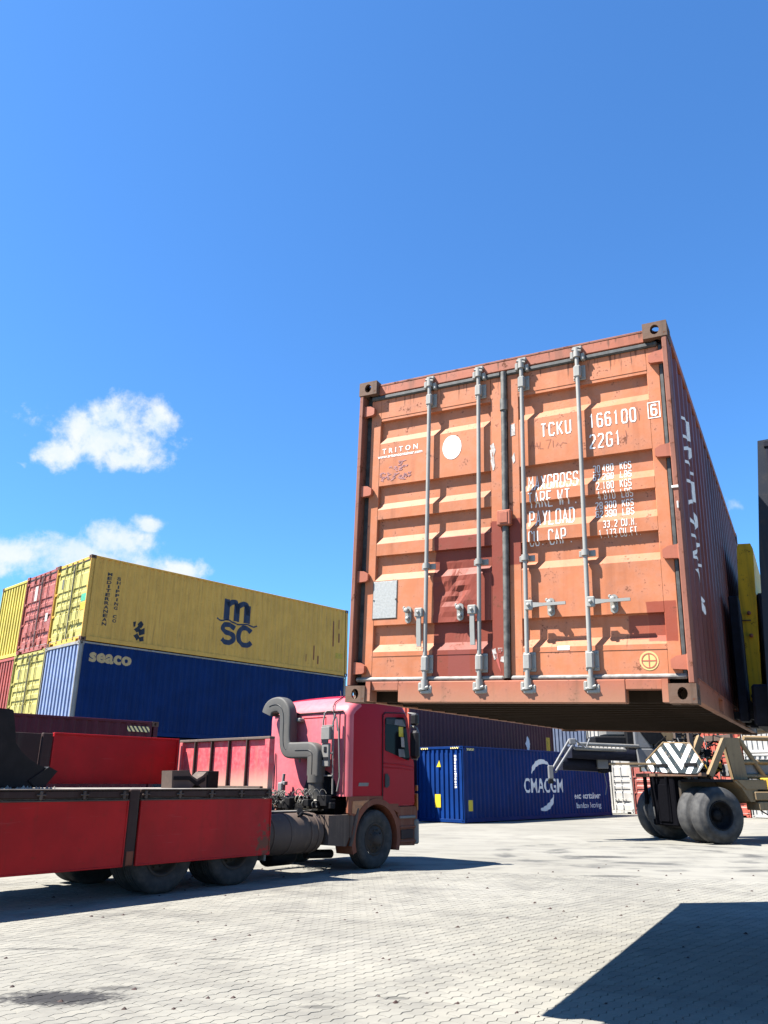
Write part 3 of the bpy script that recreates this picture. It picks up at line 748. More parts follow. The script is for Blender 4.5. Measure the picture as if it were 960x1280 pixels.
            def f(): m = MB(); m.box(.162, W-.162, Y(.004), Y(.10), .01, .135, .006); return m.mesh('end_bottom_rail')
            P('end_bottom_rail', ('ebr', end, H, L), f, fr)
    return root

def side_map(L, eps=.003):
    prs = corr(L); br = [a for a, d in prs]
    return br, (lambda y, z: (W-.012-interp(prs, y)+eps, y, z))
def decal_side(root, name, polys, mat, L):
    br, f = side_map(L); return drape(name, polys, mat, root, br, 0, f)

def Rmat(yaw, pitch=0, roll=0, loc=(0, 0, 0)):
    return Matrix.Translation(loc) @ Matrix.Rotation(yaw, 4, 'Z') @ Matrix.Rotation(pitch, 4, 'X') @ Matrix.Rotation(roll, 4, 'Y')

# ================================================================== ground
def build_ground():
    m = MB(); R = 2500; m.add([(-R, -R, -.0045), (R, -R, -.0045), (R, R, -.0045), (-R, R, -.0045)], [(0, 1, 2, 3)])
    gnd = tag(m.build('ground', 'joint_sand'), kind='structure')
    # interlocking zigzag blocks, rows running with the yard grid
    a = radians(42.8); ux, uy = sin(a), cos(a); vx, vy = -cos(a), sin(a)
    LN, WD = .225, .1125; AMP = .013
    def tri(s): s = s/ (LN/2); f = s-floor(s); return AMP*(1-2*abs(2*f-1)) if True else 0
    def outline(gap):
        b = [(-LN/2+k*LN/4) for k in range(5)]
        lower = [(x, -WD/2+tri(x)) for x in b]; upper = [(x, WD/2+tri(x)) for x in reversed(b)]
        rightp = [(LN/2+AMP*.9, (lower[-1][1]+upper[0][1])/2)]; leftp = [(-LN/2+AMP*.9, (lower[0][1]+upper[-1][1])/2)]
        pts = lower+rightp+upper+leftp; n = len(pts); out = []
        for i in range(n):                       # inset
            p0, p1, p2 = Vector(pts[i-1]), Vector(pts[i]), Vector(pts[(i+1) % n])
            d1 = (p1-p0).normalized(); d2 = (p2-p1).normalized(); n1 = Vector((-d1.y, d1.x)); n2 = Vector((-d2.y, d2.x)); mm = (n1+n2).normalized()
            out.append(p1+mm*gap/max(.5, mm.dot(n1)))
        return out
    lowr, top = outline(.0010), outline(.0034); n = len(top)
    def block(cx, cy, dz, tx, ty):
        vs = []
        for p in top: vs.append((p.x, p.y, dz+tx*p.x+ty*p.y))
        for p in lowr: vs.append((p.x, p.y, -.014))
        return vs
    fs0 = [tuple(range(n))]+[(i, (i+1) % n, n+(i+1) % n, n+i)[::-1] for i in range(n)]
    # cells in view (plus a margin) between about 4.6 and 15.5 m
    cells = []
    inv = camo.matrix_world.inverted()
    for r in range(-160, 190):
        for c in range(-90, 110):
            u = c*LN+(LN/2 if r % 2 else 0); v = r*WD
            x, y = ux*u+vx*v, uy*u+vy*v
            if not 4.4 < y < 16.5: continue
            if abs(x) > .60*y+.7: continue
            d = sqrt(x*x+y*y); 
            if d > 15.2: continue
            q = inv @ Vector((x, y, 0)); px = 480+967.8*q.x/-q.z; py = 640-967.8*q.y/-q.z
            vis = -4 < px < 964 and -4 < py < 1284
            cells.append((0 if vis else 1, d, x, y))
    cells.sort()
    rot = math.atan2(uy, ux); cr, sr = cos(rot), sin(rot)
    def mkmesh(nm, seed):
        rr = random.Random(seed); vs = block(0, 0, rr.uniform(-.0008, .0012), rr.uniform(-.008, .008), rr.uniform(-.012, .012))
        me = bpy.data.meshes.new(nm); me.from_pydata(vs, [], fs0); me.materials.append(MATS['concrete_block']); return me
    var = [mkmesh('paving_block', k) for k in range(12)]
    near = [c for c in cells if c[0] == 0][:300]; rest = cells[len(near):]
    for i, (_, d, x, y) in enumerate(near):
        o = bpy.data.objects.new('paving_block', var[random.randrange(12)]); C.objects.link(o); o.parent = gnd
        o.location = (x, y, 0); o.rotation_euler = (0, 0, rot)
    V = []; F = []; T = []
    for (_, d, x, y) in rest:
        o = len(V); s = random.random()
        for p in block(0, 0, random.uniform(-.0008, .0012), random.uniform(-.008, .008), random.uniform(-.012, .012)):
            V.append((x+p[0]*cr-p[1]*sr, y+p[0]*sr+p[1]*cr, p[2]))
        F += [tuple(i+o for i in f) for f in fs0]; T += [s]*len(fs0)
    me = bpy.data.meshes.new('paving_block_field'); me.from_pydata(V, [], F)
    at = me.attributes.new('tone', 'FLOAT', 'FACE'); at.data.foreach_set('value', T)
    link('paving_block_field', me, 'concrete_block', gnd)['kind'] = 'stuff'
    # beyond: one sheet with the same colour, a ring outside the block field
    m = MB(); k = 72
    inner = []
    for i in range(k+1):                                   # arc of the field's far edge
        t = -radians(36)+radians(72)*i/k; r = 15.1; x, y = r*sin(t), r*cos(t)
        x = max(-.60*y-.55, min(.60*y+.55, x)); inner.append((x, y))
    outer = [(x*140, y*140) for x, y in inner]
    vs = [(x, y, -.001) for x, y in inner]+[(x, y, -.001) for x, y in outer]; q = k+1
    m.add(vs, [(i, i+1, q+i+1, q+i) for i in range(k)])
    for s in (-1, 1):
        x, y = inner[0] if s < 0 else inner[-1]; xo, yo = outer[0] if s < 0 else outer[-1]
        xn, yn = s*(.60*4.4+.62), 4.45
        m.add([(x, y, -.001), (xo, yo, -.001), (s*1800, -1000, -.001), (xn, yn, -.001)], [(0, 1, 2, 3)])
    m.add([(-3.26, 4.45, -.001), (3.26, 4.45, -.001), (1800, -1000, -.001), (-1800, -1000, -.001)], [(0, 1, 2, 3)])
    tag(m.build('paving', 'far_paving'), kind='structure')
build_ground()

rr = random.Random(77); m = MB()                       # small stones and crumbs swept about the yard
for k in range(150):
    y = rr.uniform(5.2, 17); x = rr.uniform(-.5, .5)*y; r = rr.uniform(.006, .022); a = rr.uniform(0, 3)
    vs = [(x+r*1.5*cos(a+i*1.26)*rr.uniform(.7, 1.2), y+r*1.5*sin(a+i*1.26)*rr.uniform(.7, 1.2), .0) for i in range(5)]+[(x+r*.2, y, r)]
    m.add(vs, [(i, (i+1) % 5, 5) for i in range(5)])
o = m.build('loose_stones', 'dark_brown'); tag(o, 'small dark stones and crumbs scattered over the paving', 'debris', None, 'stuff')

# ================================================================== the lifted orange container
OM = Rmat(-.4854, .0211, .0429, (-.2809, 5.8596, 2.0651))
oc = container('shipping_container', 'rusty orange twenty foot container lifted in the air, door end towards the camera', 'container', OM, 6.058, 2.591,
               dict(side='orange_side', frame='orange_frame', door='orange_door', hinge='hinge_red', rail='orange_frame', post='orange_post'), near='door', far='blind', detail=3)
doors = [o for o in oc.children if o.name.startswith('door') and o.name.split('.')[0] == 'door']
dl, dr = doors[0], doors[1]
prd = door_profile(2.591)
dbr = [z for z, d in prd]; dmap = lambda x, z: (x, DY+interp(prd, z)-.0022, z)
def dd(door, name, polys, mat='white_print'): return drape(name, polys, mat, door, dbr, 1, dmap)
S_ = stencil
tx = []
tx += S_('TCKU', 1.512, 1.736, 1.882, 1.990, .23, .36)
tx += S_('166100', 1.862, 2.187, 1.892, 2.000, .24, .30)
tx += S_('22G1', 1.860, 2.078, 1.737, 1.845, .23, .32)
tx += S_('MAXGROSS', 1.402, 1.764, 1.485, 1.603, .215, .24)
tx += S_('TARE', 1.402, 1.578, 1.360, 1.470, .215, .24); tx += S_('WT.', 1.618, 1.760, 1.360, 1.470, .215, .24)
tx += S_('PAYLOAD', 1.402, 1.728, 1.222, 1.340, .215, .24)
tx += S_('CU.', 1.402, 1.512, 1.080, 1.185, .215, .24); tx += S_('CAP.', 1.545, 1.715, 1.080, 1.185, .215, .24)
dd(dr, 'lettering', tx)
tx = []
for a, b, z0, z1, x0 in (('30', '480 KGS', 1.568, 1.622, 1.868), ('67', '200 LBS', 1.503, 1.557, 1.868), ('2', '180 KGS', 1.430, 1.484, 1.892), ('4', '810 LBS', 1.366, 1.420, 1.892), ('28', '300 KGS', 1.300, 1.352, 1.873), ('62', '390 LBS', 1.238, 1.290, 1.873)):
    cw = .0215; n = len(a); tx += S_(a, x0, x0+n*cw+(n-1)*.0060, z0, z1, .24, .28)
    x = x0+n*(cw+.0060)
    if a in '24': tx += S_('.', x-.004, x+.016, z0, z1, .3); x += .006
    tx += S_(b[:3], x+.009, x+.009+3*cw+2*.006, z0, z1, .24, .28); tx += S_(b[4:], 2.128-3*cw-2*.006, 2.128, z0, z1, .24, .28)
tx += S_('33.2', 1.925, 2.020, 1.156, 1.206, .25, .3); tx += S_('CU.M.', 2.045, 2.150, 1.156, 1.206, .25, .25)
tx += S_('1.173', 1.893, 2.008, 1.092, 1.144, .25, .3); tx += S_('CU.FT.', 2.030, 2.168, 1.092, 1.144, .25, .25)
dd(dr, 'lettering', tx)
b6 = stroke_mb([[(2.268, 1.900), (2.268, 2.014), (2.344, 2.014), (2.344, 1.900), (2.268, 1.900)]], .006)+S_('6', 2.284, 2.328, 1.913, 2.001, .26)
dd(dr, 'check_digit', b6)
def circ(cx, cz, rx, rz, n=28): return ([Vector((cx+rx*cos(2*pi*i/n), cz+rz*sin(2*pi*i/n))) for i in range(n)], [tuple(range(n))])
dd(dl, 'round_sticker', circ(.812, 1.917, .078, .099), 'white_print')
dd(dr, 'round_sticker', circ(2.166, .264, .058, .060), 'pale_yellow')
q = stroke_mb([[(2.166+.044*cos(2*pi*i/20), .264+.045*sin(2*pi*i/20)) for i in range(21)], [(2.166, .225), (2.166, .303)], [(2.122, .264), (2.210, .264)]], .006)
drape('sticker_mark', q, 'coral', dr, dbr, 1, lambda x, z: (x, DY+interp(prd, z)-.0038, z))
# TRITON with a web address under it, letters sheared a little as they are stuck on the leaf
v, f = font_polys('T R I T O N', .205, .520, 1.952, 1.995, .012, 1.1); dd(dl, 'lettering', (v, f), 'white_print')
v, f = font_polys('www.tritoncontainer.com', .165, .560, 1.915, 1.940, .012); dd(dl, 'lettering', (v, f), 'white_print')
rr = random.Random(3)
def blotch(cx, cz, rx, rz, n, wd):
    pl = []
    for _ in range(n):
        x, z = cx+rr.uniform(-rx, rx), cz+rr.uniform(-rz, rz); p = [(x, z)]
        for _ in range(4): x += rr.uniform(-.02, .024); z += rr.uniform(-.012, .012); p.append((x, z))
        pl.append(p)
    return stroke_mb(pl, wd)
dd(dl, 'worn_print', blotch(.33, 1.83, .07, .03, 12, .008)+blotch(.33, 1.75, .13, .03, 22, .009), 'pink_print')
dd(dl, 'worn_sticker', [[(1.122, 1.88), (1.150, 1.90), (1.165, 1.84), (1.150, 1.79)], [(1.125, 1.76), (1.15, 1.80), (1.158, 1.72), (1.146, 1.66)], [(1.12, 1.845), (1.133, 1.85), (1.14, 1.78), (1.13, 1.77)]], 'white_worn')
dd(dr, 'worn_sticker', [[(1.283, 1.93), (1.318, 1.935), (1.318, 2.03), (1.283, 2.02)], [(1.29, 1.76), (1.31, 1.80), (1.315, 1.73), (1.30, 1.71)]], 'white_worn')
dd(dl, 'torn_sticker', [[(1.125, .36), (1.150, .37), (1.165, .30), (1.140, .29)], [(1.165, .40), (1.195, .42), (1.20, .35), (1.172, .34)], [(1.19, .31), (1.22, .32), (1.215, .27), (1.185, .28)]], 'white_worn')
dd(dl, 'torn_sticker', [[(1.140, .33), (1.165, .335), (1.192, .20), (1.172, .24)], [(1.172, .38), (1.20, .37), (1.19, .335), (1.17, .34)]], 'red_end')
dd(dr, 'small_label', [[(1.585, .345), (1.665, .345), (1.665, .372), (1.585, .372)]], 'white_print')
# pencilled scribble left by a tally clerk
sc_ = [[(1.43, 1.80), (1.45, 1.86), (1.46, 1.80), (1.48, 1.85), (1.49, 1.80)], [(1.42, 1.83), (1.50, 1.82)], [(1.505, 1.85), (1.50, 1.80), (1.53, 1.795)], [(1.545, 1.855), (1.585, 1.86), (1.56, 1.79)], [(1.60, 1.85), (1.60, 1.795)], [(1.62, 1.80), (1.635, 1.825), (1.65, 1.80), (1.67, 1.82), (1.70, 1.81)]]
dd(dr, 'scribble', stroke_mb(sc_, .003), 'scribble')
dd(dr, 'scribble', stroke_mb([[(2.09, 1.93), (2.12, 1.97), (2.135, 1.92), (2.13, 1.86)], [(2.19, 2.0), (2.205, 1.95), (2.205, 1.9)], [(2.11, 1.84), (2.115, 1.79), (2.105, 1.74)]], .003), 'scribble')
pm = MB(); pm.box(.172, .372, DY-.006, DY-.001, .618, .902, .002)
pl = pm.build('data_plate', 'plate_metal', dl)
mm = MB(); mm.box(.166, .378, DY-.003, DY-.0006, .612, .908, .001); mm.build('plate_frame', 'rusty_casting', dl)
mm = MB()
for x, z in ((.178, .76), (.366, .76)): mm.lathe([(.006, 0), (.006, -.004), (0, -.004)], (x, DY-.006, z), (0, 1, 0), 8)
mm.build('rivet', 'gasket_grey', dl)
# centre interlock block, small white cable tie on the right post
mm = MB(); mm.box(1.185, 1.290, DY-.055, DY-.004, 1.235, 1.350, .008); mm.box(1.205, 1.270, DY-.06, DY-.05, 1.25, 1.335, .006); mm.build('interlock_plate', 'hinge_red', dl)
MB().box(W-.050, W-.008, -.004, .006, 1.362, 1.378, .002).build('cable_tie', 'white_print', oc); MB().box(W-.026, W-.014, -.006, 0, 1.22, 1.27, .003).build('paper_tag', 'white_worn', oc)
# dents seam lines on the ribs of the right leaf near the handles
# side lettering, letters lying down the corrugation
vv, ff = font_polys('TRITON', 0, 1.18, 0, .40, -.008, 1.15)
polys = ([Vector((.66+p.y, 2.24-p.x)) for p in vv], ff)
decal_side(oc, 'lettering', polys, 'white_print', 6.058)
decal_side(oc, 'lettering', [[(.74, .98), (.80, 1.0), (1.06, .80), (1.0, .78)], [(.84, .92), (.90, .94), (1.08, .72), (1.04, .70)]], 'white_print', 6.058)

# ================================================================== yard stacks
GY = -.747
def YM(x, y, z, dx=0., dy=0., yaw=GY):       # near right corner x,y ; shift along own axes
    c, s = cos(yaw), sin(yaw); ox, oy = dx-W, dy
    return Rmat(yaw, 0, 0, (x+c*ox-s*oy, y+s*ox+c*oy, z))
HC = 2.896
SX, SY = -9.8505, 25.1594
gA = 'containers stacked behind the truck'
msc = container('shipping_container', 'mustard yellow forty foot container with big navy letters, top of the stack behind the truck', 'container', YM(SX, SY, 5.842), 12.192, HC,
    dict(side='msc_yellow', frame='msc_yellow', door='msc_door', bar='msc_door', casting='rusty_casting'), near='door', group=gA, detail=1)
sea = container('shipping_container', 'deep blue forty foot container with cream lettering, right under the mustard one', 'container', YM(SX, SY, 2.940, -.05), 12.192, HC,
    dict(side='seaco_blue', frame='seaco_frame', end='seaco_end', casting='seaco_frame', rail='seaco_blue'), near='blind', group=gA, detail=1)
container('shipping_container', 'pinkish red container with its doors showing, top tier between two yellow ones', 'container', YM(SX, SY, 5.842, -W-.03, .0), 12.192, HC,
    dict(side='pink_red', frame='pink_red', door='pink_red', bar='pink_red', casting='pink_red'), near='door', group=gA, detail=1)
container('shipping_container', 'golden yellow container with a ribbed blank end, leftmost of the top tier', 'container', YM(SX, SY, 5.842, -2*W-.08, .10), 12.192, HC,
    dict(side='yellow_end', frame='yellow_end', end='yellow_end'), near='blind', group=gA, detail=1)
container('shipping_container', 'pale yellow container with doors and a green sticker, second tier left of the blue one', 'container', YM(SX, SY, 2.940, -W-.10), 12.192, HC,
    dict(side='msc_yellow', frame='msc_door', door='msc_door', bar='msc_door', casting='msc_door'), near='door', group=gA, detail=1)
container('shipping_container', 'red container with a ribbed blank end, second tier under the golden yellow one', 'container', YM(SX, SY, 2.930, -2*W-.14, .10), 12.192, HC,
    dict(side='red_end', frame='red_end', end='red_end'), near='blind', group=gA, detail=1)
for k, (c, lb) in enumerate((('dark_box', 'dark container at the bottom under the deep blue one, mostly hidden by the truck'), ('maroon', 'dark red container at the bottom under the pale yellow one, hidden by the truck'), ('grey_blue', 'grey blue container at the bottom left under the red ribbed one'))):
    container('shipping_container', lb, 'container', YM(SX, SY, .02, -k*(W+.05)), 12.192, HC, dict(side=c), near='blind', group=gA, detail=1)

# big logo on the mustard container: m over sc with a wavy line
def smooth(pts, n=6):
    out = []
    for i in range(len(pts)-1):
        p0, p1, p2, p3 = pts[max(0, i-1)], pts[i], pts[i+1], pts[min(len(pts)-1, i+2)]
        for k in range(n):
            t = k/n; out.append(tuple(.5*((2*p1[j])+(-p0[j]+p2[j])*t+(2*p0[j]-5*p1[j]+4*p2[j]-p3[j])*t*t+(-p0[j]+3*p1[j]-3*p2[j]+p3[j])*t**3) for j in (0, 1)))
    out.append(pts[-1]); return out
LX, LZ = 6.22, 1.50                                   # logo centre
LS = .78
def L2(pl, sx=1., sz=1.): return [(LX+x*.68, LZ+z*.84) for x, z in pl]
logo = []
for x in (-.82, -.10, .62):                           # three legs
    a, b = .20, (.20 if x < .5 else .26)
    logo.append(L2([(x-a, .02), (x+b, .02), (x+b, .86), (x-a, .86)]))
logo += stroke_mb([L2(smooth([(-.74, .70), (-.5, .86), (-.22, .88), (-.08, .62), (-.06, .4)]))], .20)
logo += stroke_mb([L2(smooth([(-.04, .70), (.22, .86), (.50, .88), (.66, .62), (.68, .4)]))], .20)
logo.append(L2([(-1.02, .98), (-1.02, .86), (-.66, .70), (-.66, .98)]))
logo += stroke_mb([L2(smooth([(-1.45, .02), (-1.1, -.05), (-.7, .03), (0, -.10), (.7, -.03), (1.1, -.10), (1.38, -.02)]))], .06)
logo += stroke_mb([L2(smooth([(-.18, -.32), (-.5, -.20), (-.88, -.22), (-.98, -.42), (-.72, -.55), (-.35, -.60), (-.20, -.78), (-.45, -.98), (-.80, -.98), (-1.02, -.86)]))], .19)
logo += stroke_mb([L2(smooth([(.98, -.36), (.75, -.24), (.40, -.22), (.15, -.44), (.14, -.76), (.42, -.98), (.80, -.98), (1.02, -.84)]))], .19)
decal_side(msc, 'logo', logo, 'navy_print', 12.192)
def column(txt, x, z, h, step, wx):
    V, F = [], []
    for ch in txt:
        if ch != ' ':
            w_ = wx*(.35 if ch == 'I' else 1); v, f = font_polys(ch, x+(wx-w_)/2, x+(wx+w_)/2, z-h, z, .04); o = len(V)
            V += v; F += [tuple(i+o for i in q) for q in f]
        z -= step
    return (V, F)
decal_side(msc, 'lettering', column('MEDITERRANEAN', .68, 2.40, .115, .1425, .15), 'black_print', 12.192)
decal_side(msc, 'lettering', column('SHIPPING CO', 1.03, 2.30, .115, .1460, .15), 'black_print', 12.192)
# painted-over emblem low on the side
em = [[(3.0, .95), (3.18, 1.12), (3.30, .98), (3.2, .8)], [(2.85, .72), (3.1, .92), (3.22, .72), (3.0, .6)], [(3.1, .70), (3.38, .86), (3.42, .6), (3.15, .5)], [(2.86, .46), (3.06, .60), (3.2, .42), (3.05, .28)], [(3.14, .42), (3.36, .5), (3.4, .3), (3.2, .26)], [(2.8, 1.02), (2.92, 1.06), (2.9, .86), (2.84, .8)]]
em = [[((x-2.8)*.78+1.82, z*.84) for x, z in q] for q in em]
decal_side(msc, 'faded_emblem', em, 'dark_box', 12.192)
decal_side(msc, 'mark', [[(11.3, 2.3), (11.35, 2.3), (11.35, 1.2), (11.3, 1.2)], [(11.62, 2.4), (11.66, 2.4), (11.66, 2.0), (11.62, 2.0)], [(11.62, 1.8), (11.70, 1.8), (11.70, 1.4), (11.62, 1.4)], [(10.2, 1.1), (10.25, 1.1), (10.25, .5), (10.2, .5)], [(9.8, .7), (9.84, .7), (9.84, .4), (9.8, .4)], [(10.45, .7), (10.5, .7), (10.5, .35), (10.45, .35)]], 'dusty_brown', 12.192)
decal_side(msc, 'yellow_label', [[(11.5, .95), (11.9, .95), (11.9, .72), (11.5, .72)]], 'yellow_sticker', 12.192)
vv, ff = font_polys('seaco', .42, 1.93, 2.25, 2.57, .04, 1.02); decal_side(sea, 'lettering', (vv, ff), 'cream_print', 12.192)
# stickers on two yellow doors
def face_box(root, name, x0, x1, z0, z1, mat, y=DY-.006): return MB().box(x0, x1, y, y+.003, z0, z1).build(name, mat, root)
plain('green_sticker', (.10, .50, .28), .5)
face_box(msc, 'green_sticker', 1.95, 2.30, 1.35, 1.60, 'green_sticker'); face_box(msc, 'yellow_label', 1.95, 2.30, 1.05, 1.30, 'yellow_sticker')
face_box(msc, 'data_plate', .40, .58, 2.0, 2.35, 'gasket_grey')
pale = [o for o in C.objects if o.get('label', '').startswith('pale yellow container')][0]
face_box(pale, 'green_sticker', 1.95, 2.30, .45, .70, 'green_sticker'); face_box(pale, 'yellow_label', 1.95, 2.30, .17, .42, 'yellow_sticker'); face_box(pale, 'data_plate', .40, .58, 2.0, 2.35, 'gasket_grey')
pk = [o for o in C.objects if o.get('label', '').startswith('pinkish red container')][0]
face_box(pk, 'white_label', .70, .98, 1.9, 2.45, 'white_worn'); face_box(pk, 'white_label', 1.85, 2.05, 1.0, 1.3, 'white_worn')

# maroon container standing on the ground just behind the truck bed
mar = container('shipping_container', 'dark maroon container on the ground just behind the truck bed, only its top showing', 'container',
    YM(-5.558, 19.873, 0, 0, -12.192), 12.192, HC, dict(side='maroon', frame='maroon', end='maroon'), near='blind', detail=1)
MB().box(W-.003, W+.004, 11.35, 11.95, HC-.26, HC-.13).build('corner_stripes', 'corner_stripes', mar)

# blue container standing alone on the yard
cma = container('shipping_container', 'blue forty foot container on the ground with white lettering and swoosh, right of the truck', 'container', YM(3.2116, 32.4989, .02), 12.192, HC,
    dict(side='cma_blue', frame='cma_blue', end='cma_end', casting='cma_blue'), near='blind', detail=1)
vv, ff = font_polys('CMACGM', 4.36, 7.64, 1.09, 1.70, .02, 1.0); decal_side(cma, 'lettering', (vv, ff), 'white_print', 12.192)
def crescent(cx, cz, R, a0, a1, w0, n=18):
    out = []
    for i in range(n):
        t0, t1 = i/n, (i+1)/n; q = []
        for t, s in ((t0, 1), (t1, 1), (t1, -1), (t0, -1)):
            a = a0+(a1-a0)*t; wd = w0*sin(pi*min(1, t*.9+.08))**.8
            q.append((cx+(R+s*wd/2)*cos(a)*1.25, cz+(R+s*wd/2)*sin(a)))
        out.append(q)
    return out
decal_side(cma, 'logo', crescent(5.95, 1.62, .80, radians(160), radians(52), .22)+crescent(5.75, 1.28, .88, radians(-96), radians(-18), .24), 'white_print', 12.192)
vv, ff = font_polys('eco container', 8.60, 11.12, .80, 1.07, .02); decal_side(cma, 'lettering', (vv, ff), 'white_print', 12.192)
vv, ff = font_polys('bamboo flooring', 8.78, 11.10, .32, .63, .01); decal_side(cma, 'lettering', (vv, ff), 'white_print', 12.192)
decal_side(cma, 'yellow_label', [[(.30, .43), (.62, .43), (.62, .84), (.30, .84)]], 'bright_yellow', 12.192)
MB().box(.95, 1.24, .022, .028, .55, 1.05).build('yellow_label', 'bright_yellow', cma)
MB().prism([(1.05, 2.10), (1.28, 2.10), (1.2, 2.36)], 1, .022, .028).build('yellow_label', 'bright_yellow', cma)
m_ = MB(); rr = random.Random(5); z = 2.55
while z > 1.35:
    h = rr.choice((.04, .07, .09)); m_.box(1.98, 2.06+rr.choice((0, .02)), .020, .026, z-h, z); z -= h+.035
m_.build('small_print', 'white_print', cma)
for x0, x1 in ((.25, .62), (W-.62, W-.2)): MB().box(x0, x1, -.004, .003, HC-.10, HC-.035).build('corner_stripes', 'corner_stripes', cma)
MB().box(W-.003, W+.004, .25, .75, HC-.17, HC-.08).build('corner_stripes', 'corner_stripes', cma)

# back row, maroon stack
gB = 'containers in the rows behind the blue container'
for z, c, lb in ((.02, 'maroon_far', 'maroon container at the bottom of the pair behind the blue one'), (2.94, 'maroon_far', 'maroon container with a white diamond placard, upper one behind the blue container')):
    o = container('shipping_container', lb, 'container', YM(1.22, 35.9, z), 12.192, HC, dict(side=c, frame=c, end='coral'), near='blind', group=gB, detail=1)  # end in coral: sunlight on the maroon box painted as lighter red
decal_side(o, 'diamond_placard', [[(9.35, .55), (9.6, .95), (9.85, .55), (9.6, .1)]], 'white_print', 12.192)
decal_side(o, 'yellow_label', [[(11.45, .25), (11.85, .25), (11.85, .95), (11.45, .95)]], 'yellow_sticker', 12.192)
MB().box(W-.003, W+.004, 11.2, 11.9, HC-.9, HC-.78).build('corner_stripes', 'corner_stripes', o)
rowx, rowy = 12.6, 44.0
def rowM(t, z, d=0): return Rmat(GY, 0, 0, (rowx+.734*t+.679*d, rowy-.679*t+.734*d, z))
far_spec = [(-4.1, .02, 'red_end', 'blind', 'red container end beside the right end of the blue container'), (-1.6, .02, 'white_box', 'door', 'white container with doors behind the right end of the blue one'),
  (.88, .02, 'pink_red', 'door', 'pinkish container with doors behind the black and white board'), (4.25, .02, 'coral', 'door', 'coral container with doors low behind the hazard board'), (6.75, .02, 'white_box', 'blind', 'white container low behind the tan frame of the stacker'),
  (-4.1, 2.94, 'grey_blue', 'blind', 'grey blue container on the upper tier behind the grey boom'), (-1.6, 2.94, 'white_box', 'blind', 'white container on the upper tier behind the grey boom'), (1.78, 2.94, 'white_box', 'blind', 'white container on the upper tier left of the coral one'),
  (4.25, 2.94, 'coral', 'blind', 'coral container with ribbed end, upper tier behind the hazard board'), (6.75, 2.94, 'white_box', 'blind', 'white container on the upper tier behind the tan frame'), (9.3, .02, 'maroon_far', 'blind', 'dark red container at the far right behind the stacker'), (9.3, 2.94, 'msc_yellow', 'blind', 'yellow container on the upper tier at the far right')]
for t, z, c, kind, lb in far_spec:
    container('shipping_container', lb, 'container', rowM(t, z), 6.058, HC, dict(side=c, frame=c, door=c, end=c, bar=c, casting=c, hinge=c), near=kind, group=gB, detail=1)

# ================================================================== red lorry with a drop side body.  local: x forward, y to its far side, z up; y=0 is the near flank
def soften(me, deg=32):
    bm = bmesh.new(); bm.from_mesh(me)
    for f in bm.faces: f.smooth = True
    for e in bm.edges:
        e.smooth = len(e.link_faces) == 2 and e.calc_face_angle(4) < radians(deg)
    bm.to_mesh(me); bm.free(); return me
def build_soft(m, name, mat, parent, deg=32): return link(name, soften(m.mesh(name), deg), mat, parent)
tr = tag(empty('truck', Rmat(radians(50), 0, 0, (-.11, 15.68, 0))), 'red cabover truck with empty flat bed, its near drop sides hanging down', 'truck')
# --- cab shell lofted across the width
prof = [(-.80, 1.26), (-.80, 2.0), (-.80, 2.70), (-.785, 2.80), (-.70, 2.92), (-.50, 3.06), (-.22, 3.13), (.2, 3.155), (.62, 3.12), (.86, 3.02), (.98, 2.90), (1.06, 2.72), (1.19, 2.10), (1.235, 1.92), (1.26, 1.5), (1.26, 1.08), (.60, 1.08), (.50, 1.26)]
CW = 2.22
def cab_ring(v, ins, drop):
    out = []; n = len(prof)
    for i, (u, z) in enumerate(prof):
        if i in (0, 1): nx, nz = -1, 0
        elif i >= n-3: nx, nz = (1, 0) if i == n-3 else (0, 0)
        else:
            a, b = Vector(prof[i-1]), Vector(prof[i+1]); d = (b-a).normalized(); nx, nz = -d.y, d.x
        out.append((u-nx*ins, v, z-nz*(ins+drop if z > 2.65 else ins)))
    return out
rings = []
for v, ins, drop in ((0, .13, .05), (.012, .075, .04), (.04, .035, .025), (.085, .012, .012), (.15, .0, 0), (.55, -.004, -.012), (CW/2, -.006, -.018)): rings.append((v, ins, drop))
rings = rings+[(CW-v, i, d) for v, i, d in reversed(rings[:-1])]
m = MB(); vs = []; n = len(prof)
for v, ins, drop in rings: vs += cab_ring(v+.015, ins, drop)
fs = [(i*n+j, i*n+(j+1) % n, (i+1)*n+(j+1) % n, (i+1)*n+j) for i in range(len(rings)-1) for j in range(n)]
m.add(vs, fs+[tuple(range(n))[::-1], tuple(range((len(rings)-1)*n, len(rings)*n))])
cab_ = build_soft(m, 'cab', 'truck_red', tr, 40); cab_.data.materials.append(MATS['truck_red_sunlit'])
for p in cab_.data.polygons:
    if p.center.x < -.45: p.material_index = 1  # rear wall and back of the roof take the sunlit red
# roof gutter, rear wall pressings
m = MB(); m.box(-.825, -.795, .16, CW-.12, 2.775, 2.80, .006); m.build('roof_seam', 'dark_brown', cab_)
m = MB()
for pl in ([(.62, 2.70), (1.48, 2.70), (1.56, 2.62), (1.56, 2.15), (1.50, 2.08), (.62, 2.08)],):
    q = [(-.808, y, z) for y, z in pl]; m.tube(q+[q[0]], .007, 6, cap=False)
m.build('wall_pressing', 'panel_red', cab_)
m = MB(); m.box(-.812, -.80, .245, .262, 1.30, 2.76); m.box(-.812, -.80, .12, .13, 1.30, 2.76); m.build('panel_seam', 'dark_brown', cab_)
